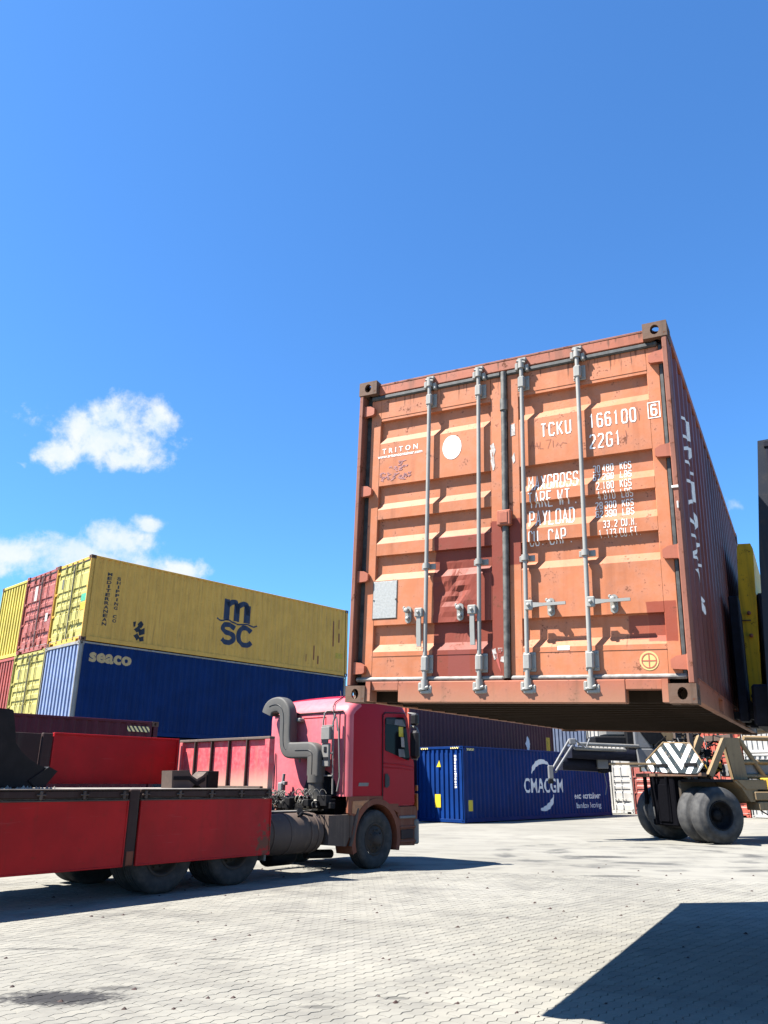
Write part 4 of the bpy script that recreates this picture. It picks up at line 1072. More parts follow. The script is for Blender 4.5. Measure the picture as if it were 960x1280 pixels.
# side: door, window, handle
def side_poly(pts, y0, y1, name, mat, par, deg=25):
    m = MB(); m.prism(pts, 1, y0, y1); return build_soft(m, name, mat, par, deg)
door = side_poly([(.19, 1.12), (.19, 2.76), (.24, 2.80), (.86, 2.83), (.95, 2.76), (1.10, 2.02), (1.155, 1.88), (1.165, 1.12)], -.004, .05, 'door', 'truck_red', tr)
m = MB(); pts = [(.175, 1.10), (.175, 2.77), (.235, 2.82), (.87, 2.85)]; m.tube([(a, .004, b) for a, b in pts], .008, 6); m.build('door_seam', 'black_plastic', door)
side_poly([(.235, 2.10), (.225, 2.70), (.26, 2.73), (.80, 2.76), (.875, 2.70), (1.01, 1.98), (.98, 1.93), (.90, 1.94)], -.012, .0, 'window', 'dark_glass', door)
side_poly([(.25, 2.60), (.245, 2.70), (.80, 2.73), (.86, 2.66), (.87, 2.60)], -.022, -.012, 'window_visor', 'black_plastic', door)
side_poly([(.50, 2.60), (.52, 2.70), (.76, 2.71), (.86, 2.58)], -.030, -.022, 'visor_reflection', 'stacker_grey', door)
side_poly([(.66, 2.38), (.65, 2.57), (.79, 2.57), (.80, 2.38)], -.016, -.012, 'yellow_card', 'bright_yellow', door)
side_poly([(.74, 2.18), (.725, 2.37), (.82, 2.37), (.84, 2.18)], -.016, -.012, 'white_card', 'white_worn', door)
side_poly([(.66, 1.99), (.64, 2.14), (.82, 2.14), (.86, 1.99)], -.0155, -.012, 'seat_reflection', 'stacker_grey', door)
side_poly([(.225, 1.42), (.225, 1.66), (.30, 1.67), (.36, 1.60), (.36, 1.46), (.30, 1.41)], -.022, .0, 'handle', 'black_plastic', door)
side_poly([(-.52, 1.44), (-.50, 1.50), (-.22, 1.50), (-.24, 1.44)], .008, .013, 'badge', 'light_grey_paint', cab_)
m = MB()                                                   # body swage under the window
m.tube([(.20, -.004, 1.86), (.75, -.008, 1.84), (1.13, -.004, 1.80)], .012, 6); m.tube([(.20, -.003, 1.79), (.75, -.006, 1.77), (1.15, -.003, 1.74)], .008, 6); m.build('door_crease', 'truck_red', door)
m = MB(); m.box(1.10, 1.275, .15, CW-.15, 2.06, 2.72); m.xf(lambda p: Vector((p.x-(p.z-2.06)*.19, p.y, p.z))); m.build('windscreen', 'dark_glass', cab_)
m = MB()
for k in range(5): m.box(1.25, 1.285, .3, CW-.3, 1.15+k*.14, 1.23+k*.14, .01)
m.build('grille', 'black_plastic', tr)
# bumper with steps, brown with dust
m = MB(); m.prism([(.66, .36), (1.18, .34), (1.27, .44), (1.29, .98), (1.24, 1.06), (.66, 1.06)], 1, .02, CW); build_soft(m, 'bumper', 'dusty_brown', tr, 20)
for z in (.40, .66, .84): 
    m = MB(); m.box(.70, 1.20, -.012, .03, z, z+.05, .012); m.build('step', 'light_grey_paint' if z > .8 else 'dusty_brown', tr)
m = MB(); m.box(.74, 1.14, -.004, .022, .47, .64, .01); m.build('step_recess', 'dark_brown', tr)
m = MB(); m.box(1.18, 1.31, -.02, .10, .36, .82, .03); m.build('bumper_corner', 'light_grey_paint', tr)
m = MB(); m.box(1.26, 1.30, .0, .10, .98, 1.30, .012); m.box(1.25, 1.285, -.01, .05, 1.35, 1.46, .01); m.build('headlight', 'clear_lamp', tr)
# wheel arch: brown guard round the front wheel, on both sides
def arch(y0, y1):
    m = MB(); A = [radians(-20+220*i/22) for i in range(23)]; c = (.0, .52)
    for i in range(22):
        a0, a1 = A[i], A[i+1]
        for r0, r1, ya, yb in ((.60, .70, y0, y1),):
            pts = [(c[0]+r*cos(a), c[1]+r*sin(a)) for r, a in ((r0, a0), (r1, a0), (r1, a1), (r0, a1))]; m.prism(pts, 1, ya, yb)
    return m
arch(-.015, .40).build('mudguard', 'dusty_brown', tr); arch(CW-.38, CW+.03).build('mudguard', 'dusty_brown', tr)
side_poly([(-.80, .98), (-.80, 1.26), (.50, 1.26), (.66, 1.10), (.66, .94), (.50, 1.02), (.2, 1.20), (-.2, 1.20), (-.50, 1.02), (-.62, .90)], .0, .05, 'lower_panel', 'dusty_brown', tr)
side_poly([(-.70, .98), (-.68, 1.18), (-.2, 1.19), (-.42, 1.08), (-.55, .94)], -.006, .0, 'corner_lamp', 'clear_lamp', tr)
m = MB(); m.box(-.80, 1.1, .35, CW-.3, .62, 1.2); m.build('engine_block', 'black_steel', tr)
# mirrors
m = MB(); m.tube([(1.0, .02, 2.86), (1.02, -.16, 2.84), (1.0, -.20, 2.7)], .018, 8); m.tube([(1.08, .02, 1.98), (1.04, -.18, 1.95)], .018, 8); m.build('mirror_arm', 'light_grey_paint', tr)
m = MB(); m.box(.86, 1.0, -.32, -.10, 1.96, 2.50, .05); m.box(.87, .99, -.30, -.12, 2.60, 2.84, .04); build_soft(m, 'mirror', 'black_plastic', tr)
m = MB(); m.tube([(.98, -.05, 2.60), (1.0, -.2, 2.56), (1.02, -.24, 2.44)], .022, 8); m.build('mirror_bracket', 'light_grey_paint', tr)
for y in (.42, .56): 
    m = MB(); m.tube([(-.45, y, 3.08), (-.47, y, 3.22)], .006, 6); m.build('antenna', 'light_grey_paint', tr)
m = MB(); m.tube([(-.28, .42, 3.14), (-.45, .46, 3.12), (-.68, .50, 2.98), (-.80, .44, 2.88), (-.84, .38, 2.76), (-.86, .36, 2.55)], .011, 6); m.build('cable', 'black_plastic', tr)
# --- wheels
def wheel(cx, y0, y1, outer, r=.505, name='wheel', z=None, rimr=.28, dish=None, tmat='tyre', rimmat='rim_dust', root=tr, hub=True):
    """axle along y; outer = +1/-1 side the dish faces"""
    w_ = empty(name, Matrix()); w_.parent = root; z = r if z is None else z; w_.matrix_local = Matrix.Translation((cx, (y0+y1)/2, z))
    hw = (y1-y0)/2; c = .035 if r < .6 else .09
    m = MB(); m.lathe([(rimr, -hw*.72), (rimr+.03, -hw*.86), (r*.80, -hw), (r-c*1.6, -hw*.97), (r-c*.4, -hw*.86), (r, -hw*.68), (r, hw*.68), (r-c*.4, hw*.86), (r-c*1.6, hw*.97), (r*.80, hw), (rimr+.03, hw*.86), (rimr, hw*.72)], (0, 0, 0), (0, 1, 0), 48)
    for k in range(4 if r < .6 else 0):                      # tread grooves as raised ribs
        a = -hw*.6+k*hw*.4; m.lathe([(r, a-.012), (r+.008, a-.01), (r+.008, a+hw*.2), (r, a+hw*.2+.012)], (0, 0, 0), (0, 1, 0), 48)
    if r > .6:
        for k in range(0):                                  # lugs
            a = 2*pi*k/30
            for s in (-1, 1):
                aa = a+(0 if s < 0 else pi/30)
                p = MB(); p.box(-.035, .035, hw*.06*s, hw*.80*s, -.03, .016); p.xf(lambda q: Vector((q.x+abs(q.y)*.25, q.y, q.z+r))); p.xf(lambda q: Matrix.Rotation(aa, 3, 'Y') @ q); m.add(p.v, p.f)
    m.build('tyre', tmat, w_)
    d = hw*.35 if dish is None else dish; s = outer
    m = MB(); m.lathe([(rimr+.004, s*hw*.80), (rimr-.012, s*hw*.86), (rimr-.03, s*hw*.78), (rimr-.045, s*hw*.5), (rimr*.80, s*(hw*.5-d)), (rimr*.42, s*(hw*.5-d)), (rimr*.40, s*(hw*.5-d+.05)), (rimr*.30, s*(hw*.5-d+.10)), (0, s*(hw*.5-d+.10))], (0, 0, 0), (0, 1, 0), 36)
    for k in range(10 if r < .6 else 8):
        a = 2*pi*k/(10 if r < .6 else 8); m.lathe([(.014, 0), (.014, s*.03), (0, s*.03)], (rimr*.60*cos(a), s*(hw*.5-d), rimr*.60*sin(a)), (0, 1, 0), 6)
    m.lathe([(rimr*.8, -s*hw*.3), (0, -s*hw*.3)], (0, 0, 0), (0, 1, 0), 24)
    m.build('rim', rimmat, w_)
    return w_
wheel(0, .005, .30, -1, dish=-.045); wheel(0, CW-.30, CW-.0, 1, dish=-.045)
for cx in (-3.34, -4.66):
    wheel(cx, .02, .31, -1, dish=.10); wheel(cx, .36, .65, -1, dish=.05); wheel(cx, 1.75, 2.04, 1, dish=.05); wheel(cx, 2.09, 2.38, 1, dish=.10)
    m = MB(); m.tube([(cx, .3, .505), (cx, 2.1, .505)], .09, 10); m.lathe([(.0, -.3), (.16, -.22), (.2, 0), (.16, .22), (0, .3)], (cx, 1.2, .5), (1, 0, 0), 16); m.build('axle', 'black_steel', tr)
# chassis
for y in (.78, 1.55): MB().box(-8.0, .9, y, y+.09, .74, 1.0, .01).build('chassis_rail', 'black_steel', tr)
for x in (-2.2, -5.6, -7.3): MB().box(x, x+.1, .87, 1.55, .76, .98).build('cross_beam', 'black_steel', tr)
for i in range(9): MB().box(-2.95-i*.6, -2.85-i*.6, .04, 2.40, 1.06, 1.27).build('floor_bearer', 'black_steel', tr)
# --- load bed
MB().box(-7.98, -2.70, -.02, 2.47, 1.27, 1.405, .005).build('deck', 'deck_plate', tr)
for (a, b) in ((-5.21, -2.72), (-7.96, -5.40)):
    MB().box(a, b, -.050, -.022, 1.285, 1.385, .004).build('deck_edge', 'dark_brown', tr)
    MB().box(a, b, -.075, -.018, 1.388, 1.402, .003).build('edge_lip', 'dusty_steel', tr); MB().box(a, b, -.080, -.022, 1.250, 1.266, .003).build('edge_lip', 'dusty_steel', tr)
    k = 4
    for i in range(k+1):
        x = a+.08+(b-a-.16)*i/k; m = MB(); m.box(x-.02, x+.02, -.085, -.045, 1.27, 1.38, .008); m.tube([(x-.06, -.075, 1.33), (x+.06, -.075, 1.33)], .012, 6); m.build('latch', 'dusty_steel', tr)
    for i in range(k):
        x = a+.14+(b-a-.16)*i/k; MB().box(x, x+(b-a-.16)/k-.14, -.062, -.050, 1.295, 1.375, .006).build('hinge_plate', 'dark_brown', tr)
def drop_side(a, b, rr_):
    m = MB(); nx, nz = 26, 9; y = -.060; vs = []; 
    for j in range(nz+1):
        for i in range(nx+1):
            x = a+(b-a)*i/nx; z = .42+(1.248-.42)*j/nz; e = .010*noise.noise(Vector((x*1.6+rr_, 0, z*2.2)))+.006*noise.noise(Vector((x*5+rr_, 3, z*5)))
            vs.append((x, y-.012+e, z))
    q = nx+1; m.add(vs, [(j*q+i, j*q+i+1, j*q+q+i+1, j*q+q+i) for j in range(nz) for i in range(nx)], True)
    m.box(a, b, y-.002, y+.022, .418, 1.246, .003); m.box(a, b, y-.02, y+.022, .405, .43, .005); m.box(a-.004, a+.018, y-.022, y+.022, .41, 1.25, .004); m.box(b-.018, b+.004, y-.022, y+.022, .41, 1.25, .004)
    return m
drop_side(-5.20, -2.74, 0).build('drop_side', 'panel_red', tr); drop_side(-7.96, -5.40, 9).build('drop_side', 'panel_red', tr)
MB().box(-5.385, -5.225, -.07, .02, .40, 1.40, .012).build('side_post', 'dark_brown', tr); MB().box(-5.36, -5.25, -.088, -.068, .42, .60, .006).build('post_hinge', 'dusty_brown', tr)
MB().box(-8.08, -7.98, -.07, .02, .40, 1.42, .012).build('side_post', 'dark_brown', tr)
# headboard with upright ribs
hb = MB().box(-2.74, -2.70, .0, 2.46, 1.405, 2.19, .004).build('headboard', 'headboard_red', tr)
MB().box(-2.80, -2.68, -.02, 2.48, 2.19, 2.235, .008).build('top_rail', 'dusty_steel', hb)
for y in (.58, 1.06, 1.54, 2.02): MB().box(-2.795, -2.74, y-.016, y+.016, 1.405, 2.19, .004).build('rib', 'dark_brown', hb)  # coloured dark to stand for the shadow lines along the ribs
MB().box(-2.80, -2.68, -.02, .10, 1.405, 2.19, .006).build('rib', 'headboard_red', hb); MB().box(-2.80, -2.68, 2.38, 2.47, 1.405, 2.19, .006).build('rib', 'headboard_red', hb)
MB().box(-2.86, -2.74, .10, 2.36, 1.406, 1.44, .004).build('foot_rail', 'dusty_steel', hb)
# raised sideboards on the far side
MB().box(-5.31, -2.86, 2.43, 2.475, 1.46, 2.25, .006).build('raised_side', 'panel_red', tr)
m = MB(); m.box(-5.31, -2.86, 2.405, 2.432, 2.225, 2.255, .004); m.box(-5.31, -5.28, 2.41, 2.432, 1.46, 2.25); m.box(-2.89, -2.86, 2.41, 2.432, 1.46, 2.25); m.build('side_rim', 'panel_red', tr)
MB().box(-5.50, -5.33, 2.40, 2.48, 1.41, 2.24, .01).build('side_post', 'dark_brown', tr)
MB().box(-7.96, -5.52, 2.43, 2.475, 1.46, 2.23, .006).build('raised_side', 'dark_brown', tr)
# --- things between cab and bed
m = MB(); c = (.38, .66); n = 28
m.lathe([(0, -1.30), (.29, -1.30), (.325, -1.34), (.33, -1.9), (.33, -2.66), (.30, -2.70), (0, -2.70)], (0, .40, .665), (1, 0, 0), 32); build_soft(m, 'fuel_tank', 'dusty_steel', tr, 30)
for x in (-1.45, -1.62, -2.1, -2.5): 
    m = MB(); m.lathe([(.331, x-.02), (.339, x-.018), (.339, x+.018), (.331, x+.02)], (0, .40, .665), (1, 0, 0), 32); m.build('tank_strap', 'dusty_steel', tr)
m = MB(); m.box(-2.72, -2.68, .06, .74, .30, 1.02, .01); m.build('tank_bracket', 'light_grey_paint', tr)
m = MB(); m.tube([(-1.78, .25, .998), (-1.78, .22, 1.02)], .07, 12); m.tube([(-1.95, .1, .95), (-1.78, .2, 1.0), (-1.6, .1, .95)], .02, 6); m.build('filler_cap', 'black_steel', tr)
m = MB(); m.prism([(-1.27, .46), (-1.27, .95), (-.72, .95), (-.70, .60), (-.80, .42)], 1, .03, .55); build_soft(m, 'battery_box', 'dusty_steel', tr, 15)
MB().box(-2.70, -.62, .62, .86, 1.0, 1.02, .004).build('catwalk', 'light_grey_paint', tr)
m = MB(); m.lathe([(0, -1.60), (.17, -1.60), (.19, -1.64), (.19, -2.15), (.17, -2.2), (0, -2.2)], (0, .62, .33), (1, 0, 0), 20); m.build('air_tank', 'black_steel', tr)
m = MB(); m.tube([(-1.35, .5, .30), (-.70, .5, .27)], .075, 14); m.build('exhaust_pipe', 'black_steel', tr)
m = MB(); m.tube([(-.52, .02, 1.05), (-.60, -.01, .85), (-.66, .0, .60), (-.70, .02, .42)], .035, 8); m.box(-.72, -.58, .0, .3, .55, .95, .02); m.build('mudguard_stay', 'dusty_steel', tr)
m = MB(); m.prism([(1.75, .62), (2.36, .62), (2.38, .30), (2.30, .36), (2.22, .24), (2.12, .30), (2.02, .20), (1.90, .27), (1.74, .22)], 0, -5.44, -5.41); m.build('mudflap', 'black_plastic', tr)
# raised air intake duct: a flattened section swept in the plane of the rear wall
path = smooth([(1.98, 2.80), (1.93, 2.90), (1.80, 2.96), (1.62, 2.96), (1.49, 2.86), (1.44, 2.70), (1.43, 2.36), (1.41, 2.20), (1.36, 2.115), (1.27, 2.085), (1.10, 2.08), (.84, 2.08), (.72, 2.07), (.645, 2.02), (.63, 1.92), (.63, 1.62)], 4)
def rrect(a, b, r, k=3):
    out = []
    for sx, sy, t0 in ((1, 1, 0), (-1, 1, pi/2), (-1, -1, pi), (1, -1, 1.5*pi)):
        for i in range(k+1): t = t0+pi/2*i/k; out.append((sx*(a-r)+r*cos(t), sy*(b-r)+r*sin(t)))
    return out
m = MB(); m.tube([(-1.02, y, z) for y, z in path], .1, sect=rrect(.115, .150, .04), up=(-1, 0, 0)); duct = build_soft(m, 'intake_duct', 'duct_grey', tr, 40)
m = MB(); g1 = path[:len(path)*5//8]; m.tube([(-1.132, y+.02, z) for y, z in path[6:34]], .012, 6); m.tube([(-1.132, y, z-.0) for y, z in path[40:]], .012, 6); m.build('duct_groove', 'black_plastic', duct)
m = MB(); m.tube([(-1.02, .63, 1.64), (-1.02, .63, 1.50)], .155, 16); m.tube([(-1.02, .63, 1.52), (-1.01, .63, 1.36), (-.98, .58, 1.22), (-.93, .48, 1.08)], .135, 16); m.build('duct_bellows', 'duct_grey', duct)
m = MB(); m.tube([(-.82, 1.1, 1.96), (-1.0, 1.1, 1.96)], .03, 8); m.tube([(-1.0, 1.1, 1.98), (-1.0, 1.1, 1.86)], .02, 8); m.box(-.94, -.80, 1.2, 1.35, 2.62, 2.70, .02); m.build('duct_bracket', 'light_grey_paint', duct)
m = MB(); m.lathe([(0, 0), (.44, 0)], (-.806, .72, 1.30), (1, 0, 0), 24); m.xf(lambda p: Vector((p.x, p.y, max(1.262, p.z)))); m.build('wall_recess', 'black_plastic', cab_)  # flat black disc on the wall, the recess's dark depth painted in
# ladder rack with grey box
m = MB()
for y in (.28, .55): m.tube([(-.93, y, 1.30), (-.95, y, 2.60), (-.93, y-.02, 2.74)], .016, 8)
for z in (1.62, 2.02, 2.30, 2.52): m.box(-.97, -.93, .27, .56, z-.012, z+.012, .004)
m.tube([(-.93, .55, 2.74), (-.90, .50, 2.80), (-.86, .42, 2.80)], .014, 8); m.tube([(-.95, .20, 2.66), (-.95, .14, 2.4), (-.94, .10, 1.6), (-.94, .16, 1.35)], .013, 6); m.build('ladder', 'light_grey_paint', tr)
m = MB(); m.box(-1.03, -.95, .30, .53, 2.26, 2.50, .012); m.box(-1.02, -.95, .32, .51, 1.78, 2.20, .012); m.build('control_box', 'light_grey_paint', tr)
m = MB(); m.box(-1.036, -1.02, .33, .50, 2.20, 2.26); m.box(-1.036, -1.02, .37, .44, 2.04, 2.14, .01); m.box(-1.03, -1.015, .33, .50, 1.90, 1.95); m.build('box_slot', 'black_plastic', tr)
m = MB(); m.tube([(-.83, 2.08, 2.1), (-.86, 2.08, 1.9), (-.86, 2.06, 1.5), (-.83, 2.05, 1.45)], .013, 6); m.tube([(-.82, 1.98, 2.05), (-.84, 1.97, 1.4)], .01, 6); m.build('grab_rail', 'black_plastic', tr)
m = MB(); m.box(-1.02, -.9, 1.55, 1.68, 1.24, 1.50, .02); m.tube([(-.96, 1.58, 1.5), (-.96, 1.56, 1.66)], .03, 8); m.box(-.99, -.9, 1.50, 1.62, 1.45, 1.52, .01); m.build('valve_block', 'stacker_grey', tr)
# curled air and electric lines, a tangle nobody could count
rr = random.Random(11); m = MB()
for k in range(34):
    x, y, z = -1.35+rr.uniform(-.25, .35), rr.uniform(.15, 1.9), 1.08+rr.uniform(0, .26); pts = []; a0 = rr.uniform(0, 6); R = rr.uniform(.025, .065); st = rr.uniform(.02, .05)
    for i in range(16): a = a0+i*.75; pts.append((x+R*cos(a)*.7, y+i*st*.5+R*.3*sin(a), z+R*sin(a)))
    m.tube(pts, rr.uniform(.006, .012), 5)
o = m.build('air_lines', 'duct_grey', tr); o['kind'] = 'stuff'
m = MB()
for k in range(16):
    x, y, z = -1.35+rr.uniform(-.2, .2), rr.uniform(.5, 1.95), 1.12+rr.uniform(0, .22); pts = []; a0 = rr.uniform(0, 6); R = rr.uniform(.03, .06)
    for i in range(18): a = a0+i*.8; pts.append((x+R*cos(a)*.7, y+i*.012, z+R*sin(a)))
    m.tube(pts, .008, 5)
o = m.build('coiled_lines', 'dirty_white_hose', tr); o['kind'] = 'stuff'
m = MB()
for k in range(14):
    x, y, z = -1.3+rr.uniform(-.2, .3), rr.uniform(.1, 1.9), 1.03+rr.uniform(0, .12); m.box(x, x+rr.uniform(.08, .25), y, y+rr.uniform(.08, .25), z, z+rr.uniform(.06, .2), .01)
o = m.build('chassis_fittings', 'black_steel', tr); o['kind'] = 'stuff'
for y in (.50, .72, 1.5): 
    m = MB(); m.lathe([(0, 0), (.06, 0), (.07, .05), (.06, .16), (.0, .18)], (-1.15, y, 1.03), (0, 0, 1), 12); m.build('pump', 'dirty_white_hose' if y < 1 else 'dusty_brown', tr)

# --- things lying on the bed
TRM = tr.matrix_world.copy()
def on_bed(name, x, y, z, label, cat): return tag(empty(name, TRM @ Matrix.Translation((x, y, z))), label, cat)
bk = on_bed('excavator_bucket', -7.24, 1.0, 1.405, 'huge black excavator bucket with curved back lying at the left of the truck bed', 'bucket')
P_ = [(-.01+x+7.0, z-1.405) for x, z in [(-6.72, 2.40), (-6.66, 2.18), (-6.62, 1.98), (-6.52, 1.87), (-6.40, 1.78), (-6.25, 1.70), (-6.02, 1.635), (-6.13, 1.47), (-6.30, 1.415), (-6.9, 1.41), (-7.30, 1.50), (-7.55, 1.75), (-7.62, 2.05), (-7.45, 2.33), (-7.15, 2.42)]]
m = MB(); m.prism(P_, 1, -.55, .75); build_soft(m, 'shell', 'bucket_steel', bk, 35)
for y in (-.58, .75): m = MB(); m.prism([(x*.985, z*.97+.01) for x, z in P_], 1, y, y+.03); m.build('side_plate', 'bucket_steel', bk)
m = MB(); m.prism([(.86, .28), (.99, .225), (.86, .06), (.70, .02), (.60, .10)], 1, -.60, .80); m.build('cutting_edge', 'bucket_steel', bk)
m = MB(); m.prism([(.10, .985), (.14, 1.22), (.0, 1.50), (-.35, 2.15), (-.85, 2.15), (-.35, .985)], 1, -.1, .25); m.build('arm', 'maroon', bk)
rr = random.Random(31); m = MB()
for k in range(90):
    x = rr.uniform(-7.9, -6.3); y = rr.uniform(.02, .5); r = rr.uniform(.01, .035); vs = [(x+r*cos(i*1.26)*rr.uniform(.6, 1.3), y+r*sin(i*1.26)*rr.uniform(.6, 1.3), 1.405) for i in range(5)]+[(x, y, 1.405+r*1.3)]; m.add(vs, [(i, (i+1) % 5, 5) for i in range(5)])
o = m.build('spilled_gravel', 'deck_plate', tr); o['kind'] = 'stuff'
cr_ = on_bed('steel_cradle', -3.62, .95, 1.405, 'dusty steel cradle with curved saddle and black end block on the truck bed', 'cradle')
m = MB(); m.prism([(-.50, .0), (-.52, .30), (-.17, .31), (-.10, .22), (.02, .16), (.14, .22), (.22, .29), (.24, .0), (.14, .0), (.06, .06), (-.02, .06), (-.10, .0)], 1, -.14, .14); m.xf(lambda p: Vector((p.x*.92, p.y, p.z*.88))); m.build('saddle', 'dusty_steel', cr_)
MB().box(.23, .46, -.15, .15, .0, .27, .01).build('end_block', 'black_steel', cr_)
m = MB(); m.prism([(-.48, .20), (-.15, .21), (.02, .11), (.2, .20), (.2, .13), (.02, .04), (-.15, .14), (-.48, .14)], 1, -.15, -.14); m.xf(lambda p: Vector((p.x*.92, p.y, p.z*.88))); m.build('saddle_recess', 'black_steel', cr_)

# ================================================================== heavy forklift holding the container from its right side
FL = Rmat(-.4854, 0, 0, tuple(OM @ Vector((4.4, 3.0, 0)))[:2]+(0,))
fl = tag(empty('forklift', FL), 'heavy forklift at the right edge, its forks carrying the orange container', 'forklift')
FX = FL.inverted() @ OM
def fpart(m, name, mat, par=fl, world=True):
    if world: m.xf(lambda p: FX @ p)
    return m.build(name, mat, par)
for a in (2.74, 4.13):
    m = MB(); m.box(.5, 3.05, a, a+.2, .040, .105, .004); fpart(m, 'fork', 'black_steel')
for a in (2.72, 4.13): m = MB(); m.box(2.475, 2.56, a, a+.26, .02, 1.15, .01); fpart(m, 'fork_shank', 'navy_steel')
m = MB(); m.box(2.475, 2.53, 2.98, 4.9, .14, 1.14, .02); fpart(m, 'carriage', 'navy_steel')
m = MB(); m.prism([(2.465, .26), (2.545, 1.80), (2.56, 1.865), (2.68, 1.860), (2.70, 1.80), (2.635, .26)], 1, 3.62, 6.4); fpart(m, 'side_column', 'lift_yellow')
m = MB(); m.box(2.50, 2.61, 3.606, 3.62, 1.05, 1.062); fpart(m, 'weld_seam', 'rusty_casting')
for w_ in (1.13, .90): m = MB(); m.lathe([(.020, 0), (.020, -.03), (0, -.03)], (2.60, 3.62, w_), (0, 1, 0), 8); fpart(m, 'bolt', 'hinge_red')
m = MB(); m.lathe([(.03, 0), (.03, -.04), (0, -.04)], (2.57, 3.62, .30), (0, 1, 0), 8); fpart(m, 'bolt', 'navy_steel')
m = MB(); m.prism([(2.74, .02), (2.795, 1.3), (2.885, 2.36), (3.7, 2.40), (3.7, -.1), (2.95, -.1)], 1, 1.98, 2.12); fpart(m, 'load_guard', 'dark_box')
for v0, w0, w1 in ((2.94, .1, 2.30), (3.25, .0, 2.32), (3.56, .0, 2.34)): m = MB(); m.box(v0, v0+.05, 1.95, 1.985, w0, w1, .008); fpart(m, 'guard_rib', 'navy_steel')
m = MB(); m.box(2.93, 3.66, 1.94, 1.985, 2.28, 2.34, .008); fpart(m, 'guard_rib', 'navy_steel')
m = MB(); m.tube([(3.42, 1.93, -.05), (3.42, 1.93, 2.2)], .035, 10); m.tube([(3.42, 1.93, -.08), (3.42, 1.93, .6)], .05, 10); fpart(m, 'lift_cylinder', 'galvanised')
m = MB(); m.box(2.68, 3.3, 3.7, 6.0, -.04, 1.35, .02); fpart(m, 'carriage_block', 'navy_steel')
m = MB(); m.box(2.62, 3.3, 2.2, 3.5, -.04, .30, .02); fpart(m, 'fork_frame', 'navy_steel')
for v in (2.2, 4.3):
    m = MB(); q = FX @ Vector((3.75, v, 0)); m.box(q.x-.12, q.x+.12, q.y-.09, q.y+.09, .25, 4.3, .02); fpart(m, 'mast', 'navy_steel', world=False)
q = FX @ Vector((3.8, 3.2, 0)); bx = q.x
m = MB(); m.box(bx+.1, bx+4.2, q.y-1.1, q.y+1.1, .55, 1.55, .08); fpart(m, 'chassis', 'stacker_yellow', world=False)
m = MB(); m.box(bx+3.2, bx+4.7, q.y-1.15, q.y+1.15, .6, 2.0, .2); fpart(m, 'counterweight', 'stacker_yellow', world=False)
m = MB()
for x in (bx+1.0, bx+2.8):
    for y in (-.8, .8): m.box(x-.05, x+.05, q.y+y-.05, q.y+y+.05, 1.5, 3.1)
m.box(bx+.9, bx+2.9, q.y-.9, q.y+.9, 3.1, 3.2, .02); fpart(m, 'overhead_guard', 'black_steel', world=False)
for x, y in ((bx+.6, -1.45), (bx+.6, 1.05), (bx+3.6, -1.3), (bx+3.6, .9)): wheel(x, q.y+y, q.y+y+.4, -1 if y < 0 else 1, r=.62, root=fl, dish=.06)

# ================================================================== reach stacker in the background.  local: x = its front, y = its near side
RS = Rmat(math.atan2(-.271, -.963), 0, 0, (9.08, 22.16, 0)); RI = RS.inverted()
rs = tag(empty('reach_stacker', RS), 'tan and grey reach stacker with dual front tyres and striped board at the right', 'reach stacker')
for y0 in (-.46, -1.02, -2.42, -2.98): wheel(0, y0, y0+.46, 1 if y0 > -1.5 else -1, r=.72, rimr=.37, dish=.16 if y0 in (-.46,) else .05, tmat='dusty_tyre', rimmat='black_steel', root=rs)
for y0 in (-.9, -2.6): wheel(-6.0, y0, y0+.46, 1 if y0 > -1.5 else -1, r=.68, rimr=.35, tmat='dusty_tyre', rimmat='black_steel', root=rs)
def rp(m, name, mat, par=rs, world=False):
    if world: m.xf(lambda p: RI @ p)
    return m.build(name, mat, par)
rp(MB().box(-.5, .5, -1.98, -1.06, .34, 1.1, .05), 'axle_housing', 'black_steel')
m = MB(); m.box(.10, .70, -2.15, -1.0, .40, 1.74, .03); m.box(.70, .74, -1.8, -1.2, .5, 1.5, .02); m.tube([(.72, -1.7, .5), (.76, -1.85, 1.7)], .035, 8); m.tube([(.72, -1.3, .55), (.74, -1.25, 1.7)], .05, 8); m.box(.66, .72, -2.45, -2.30, .95, 1.75, .02); rp(m, 'front_plate', 'shade_black')
m = MB(); m.prism([(-1.12, 2.60), (-.02, 2.54), (.45, 2.0), (.16, 1.77), (-2.39, 1.86), (-2.36, 1.98)], 0, .72, .78); hz = rp(m, 'warning_board', 'hazard_print')
m = MB(); m.tube([(.76, -1.16, 2.63), (.76, -2.44, 1.98), (.76, -2.44, 1.84)], .035, 6); m.tube([(.60, -1.16, 2.63), (.60, -2.44, 1.98)], .03, 6); m.tube([(.76, -1.12, 2.62), (.76, .0, 2.56), (.76, .48, 2.0)], .018, 6); rp(m, 'board_frame', 'stacker_tan')
for y in (-1.30, -.02): rp(MB().box(.785, .81, y-.28, y+.26, 1.96, 2.05, .01), 'board_slot', 'black_steel')
m = MB(); m.box(.55, .75, -2.75, .30, 1.70, 1.80, .02); rp(m, 'front_beam', 'rusty_casting')
m = MB(); m.box(-7.2, .55, -2.1, -.95, 1.0, 1.62, .04); rp(m, 'chassis', 'dark_tan')
m = MB(); m.box(-7.0, .50, -.95, -.12, 1.56, 1.64, .01); rp(m, 'side_deck', 'black_steel')
m = MB(); m.prism([(-.55, 1.60), (-.78, 1.40), (-1.0, 1.06), (-1.15, 1.06), (-1.35, 1.56), (-1.35, 1.62)], 1, -.9, -.05); rp(m, 'mudguard', 'stacker_tan')
m = MB(); m.prism([(-.62, 1.62), (-.90, 1.38), (-1.75, 1.38), (-1.85, 1.62)], 1, -.8, -.02); rp(m, 'mudguard', 'stacker_tan')
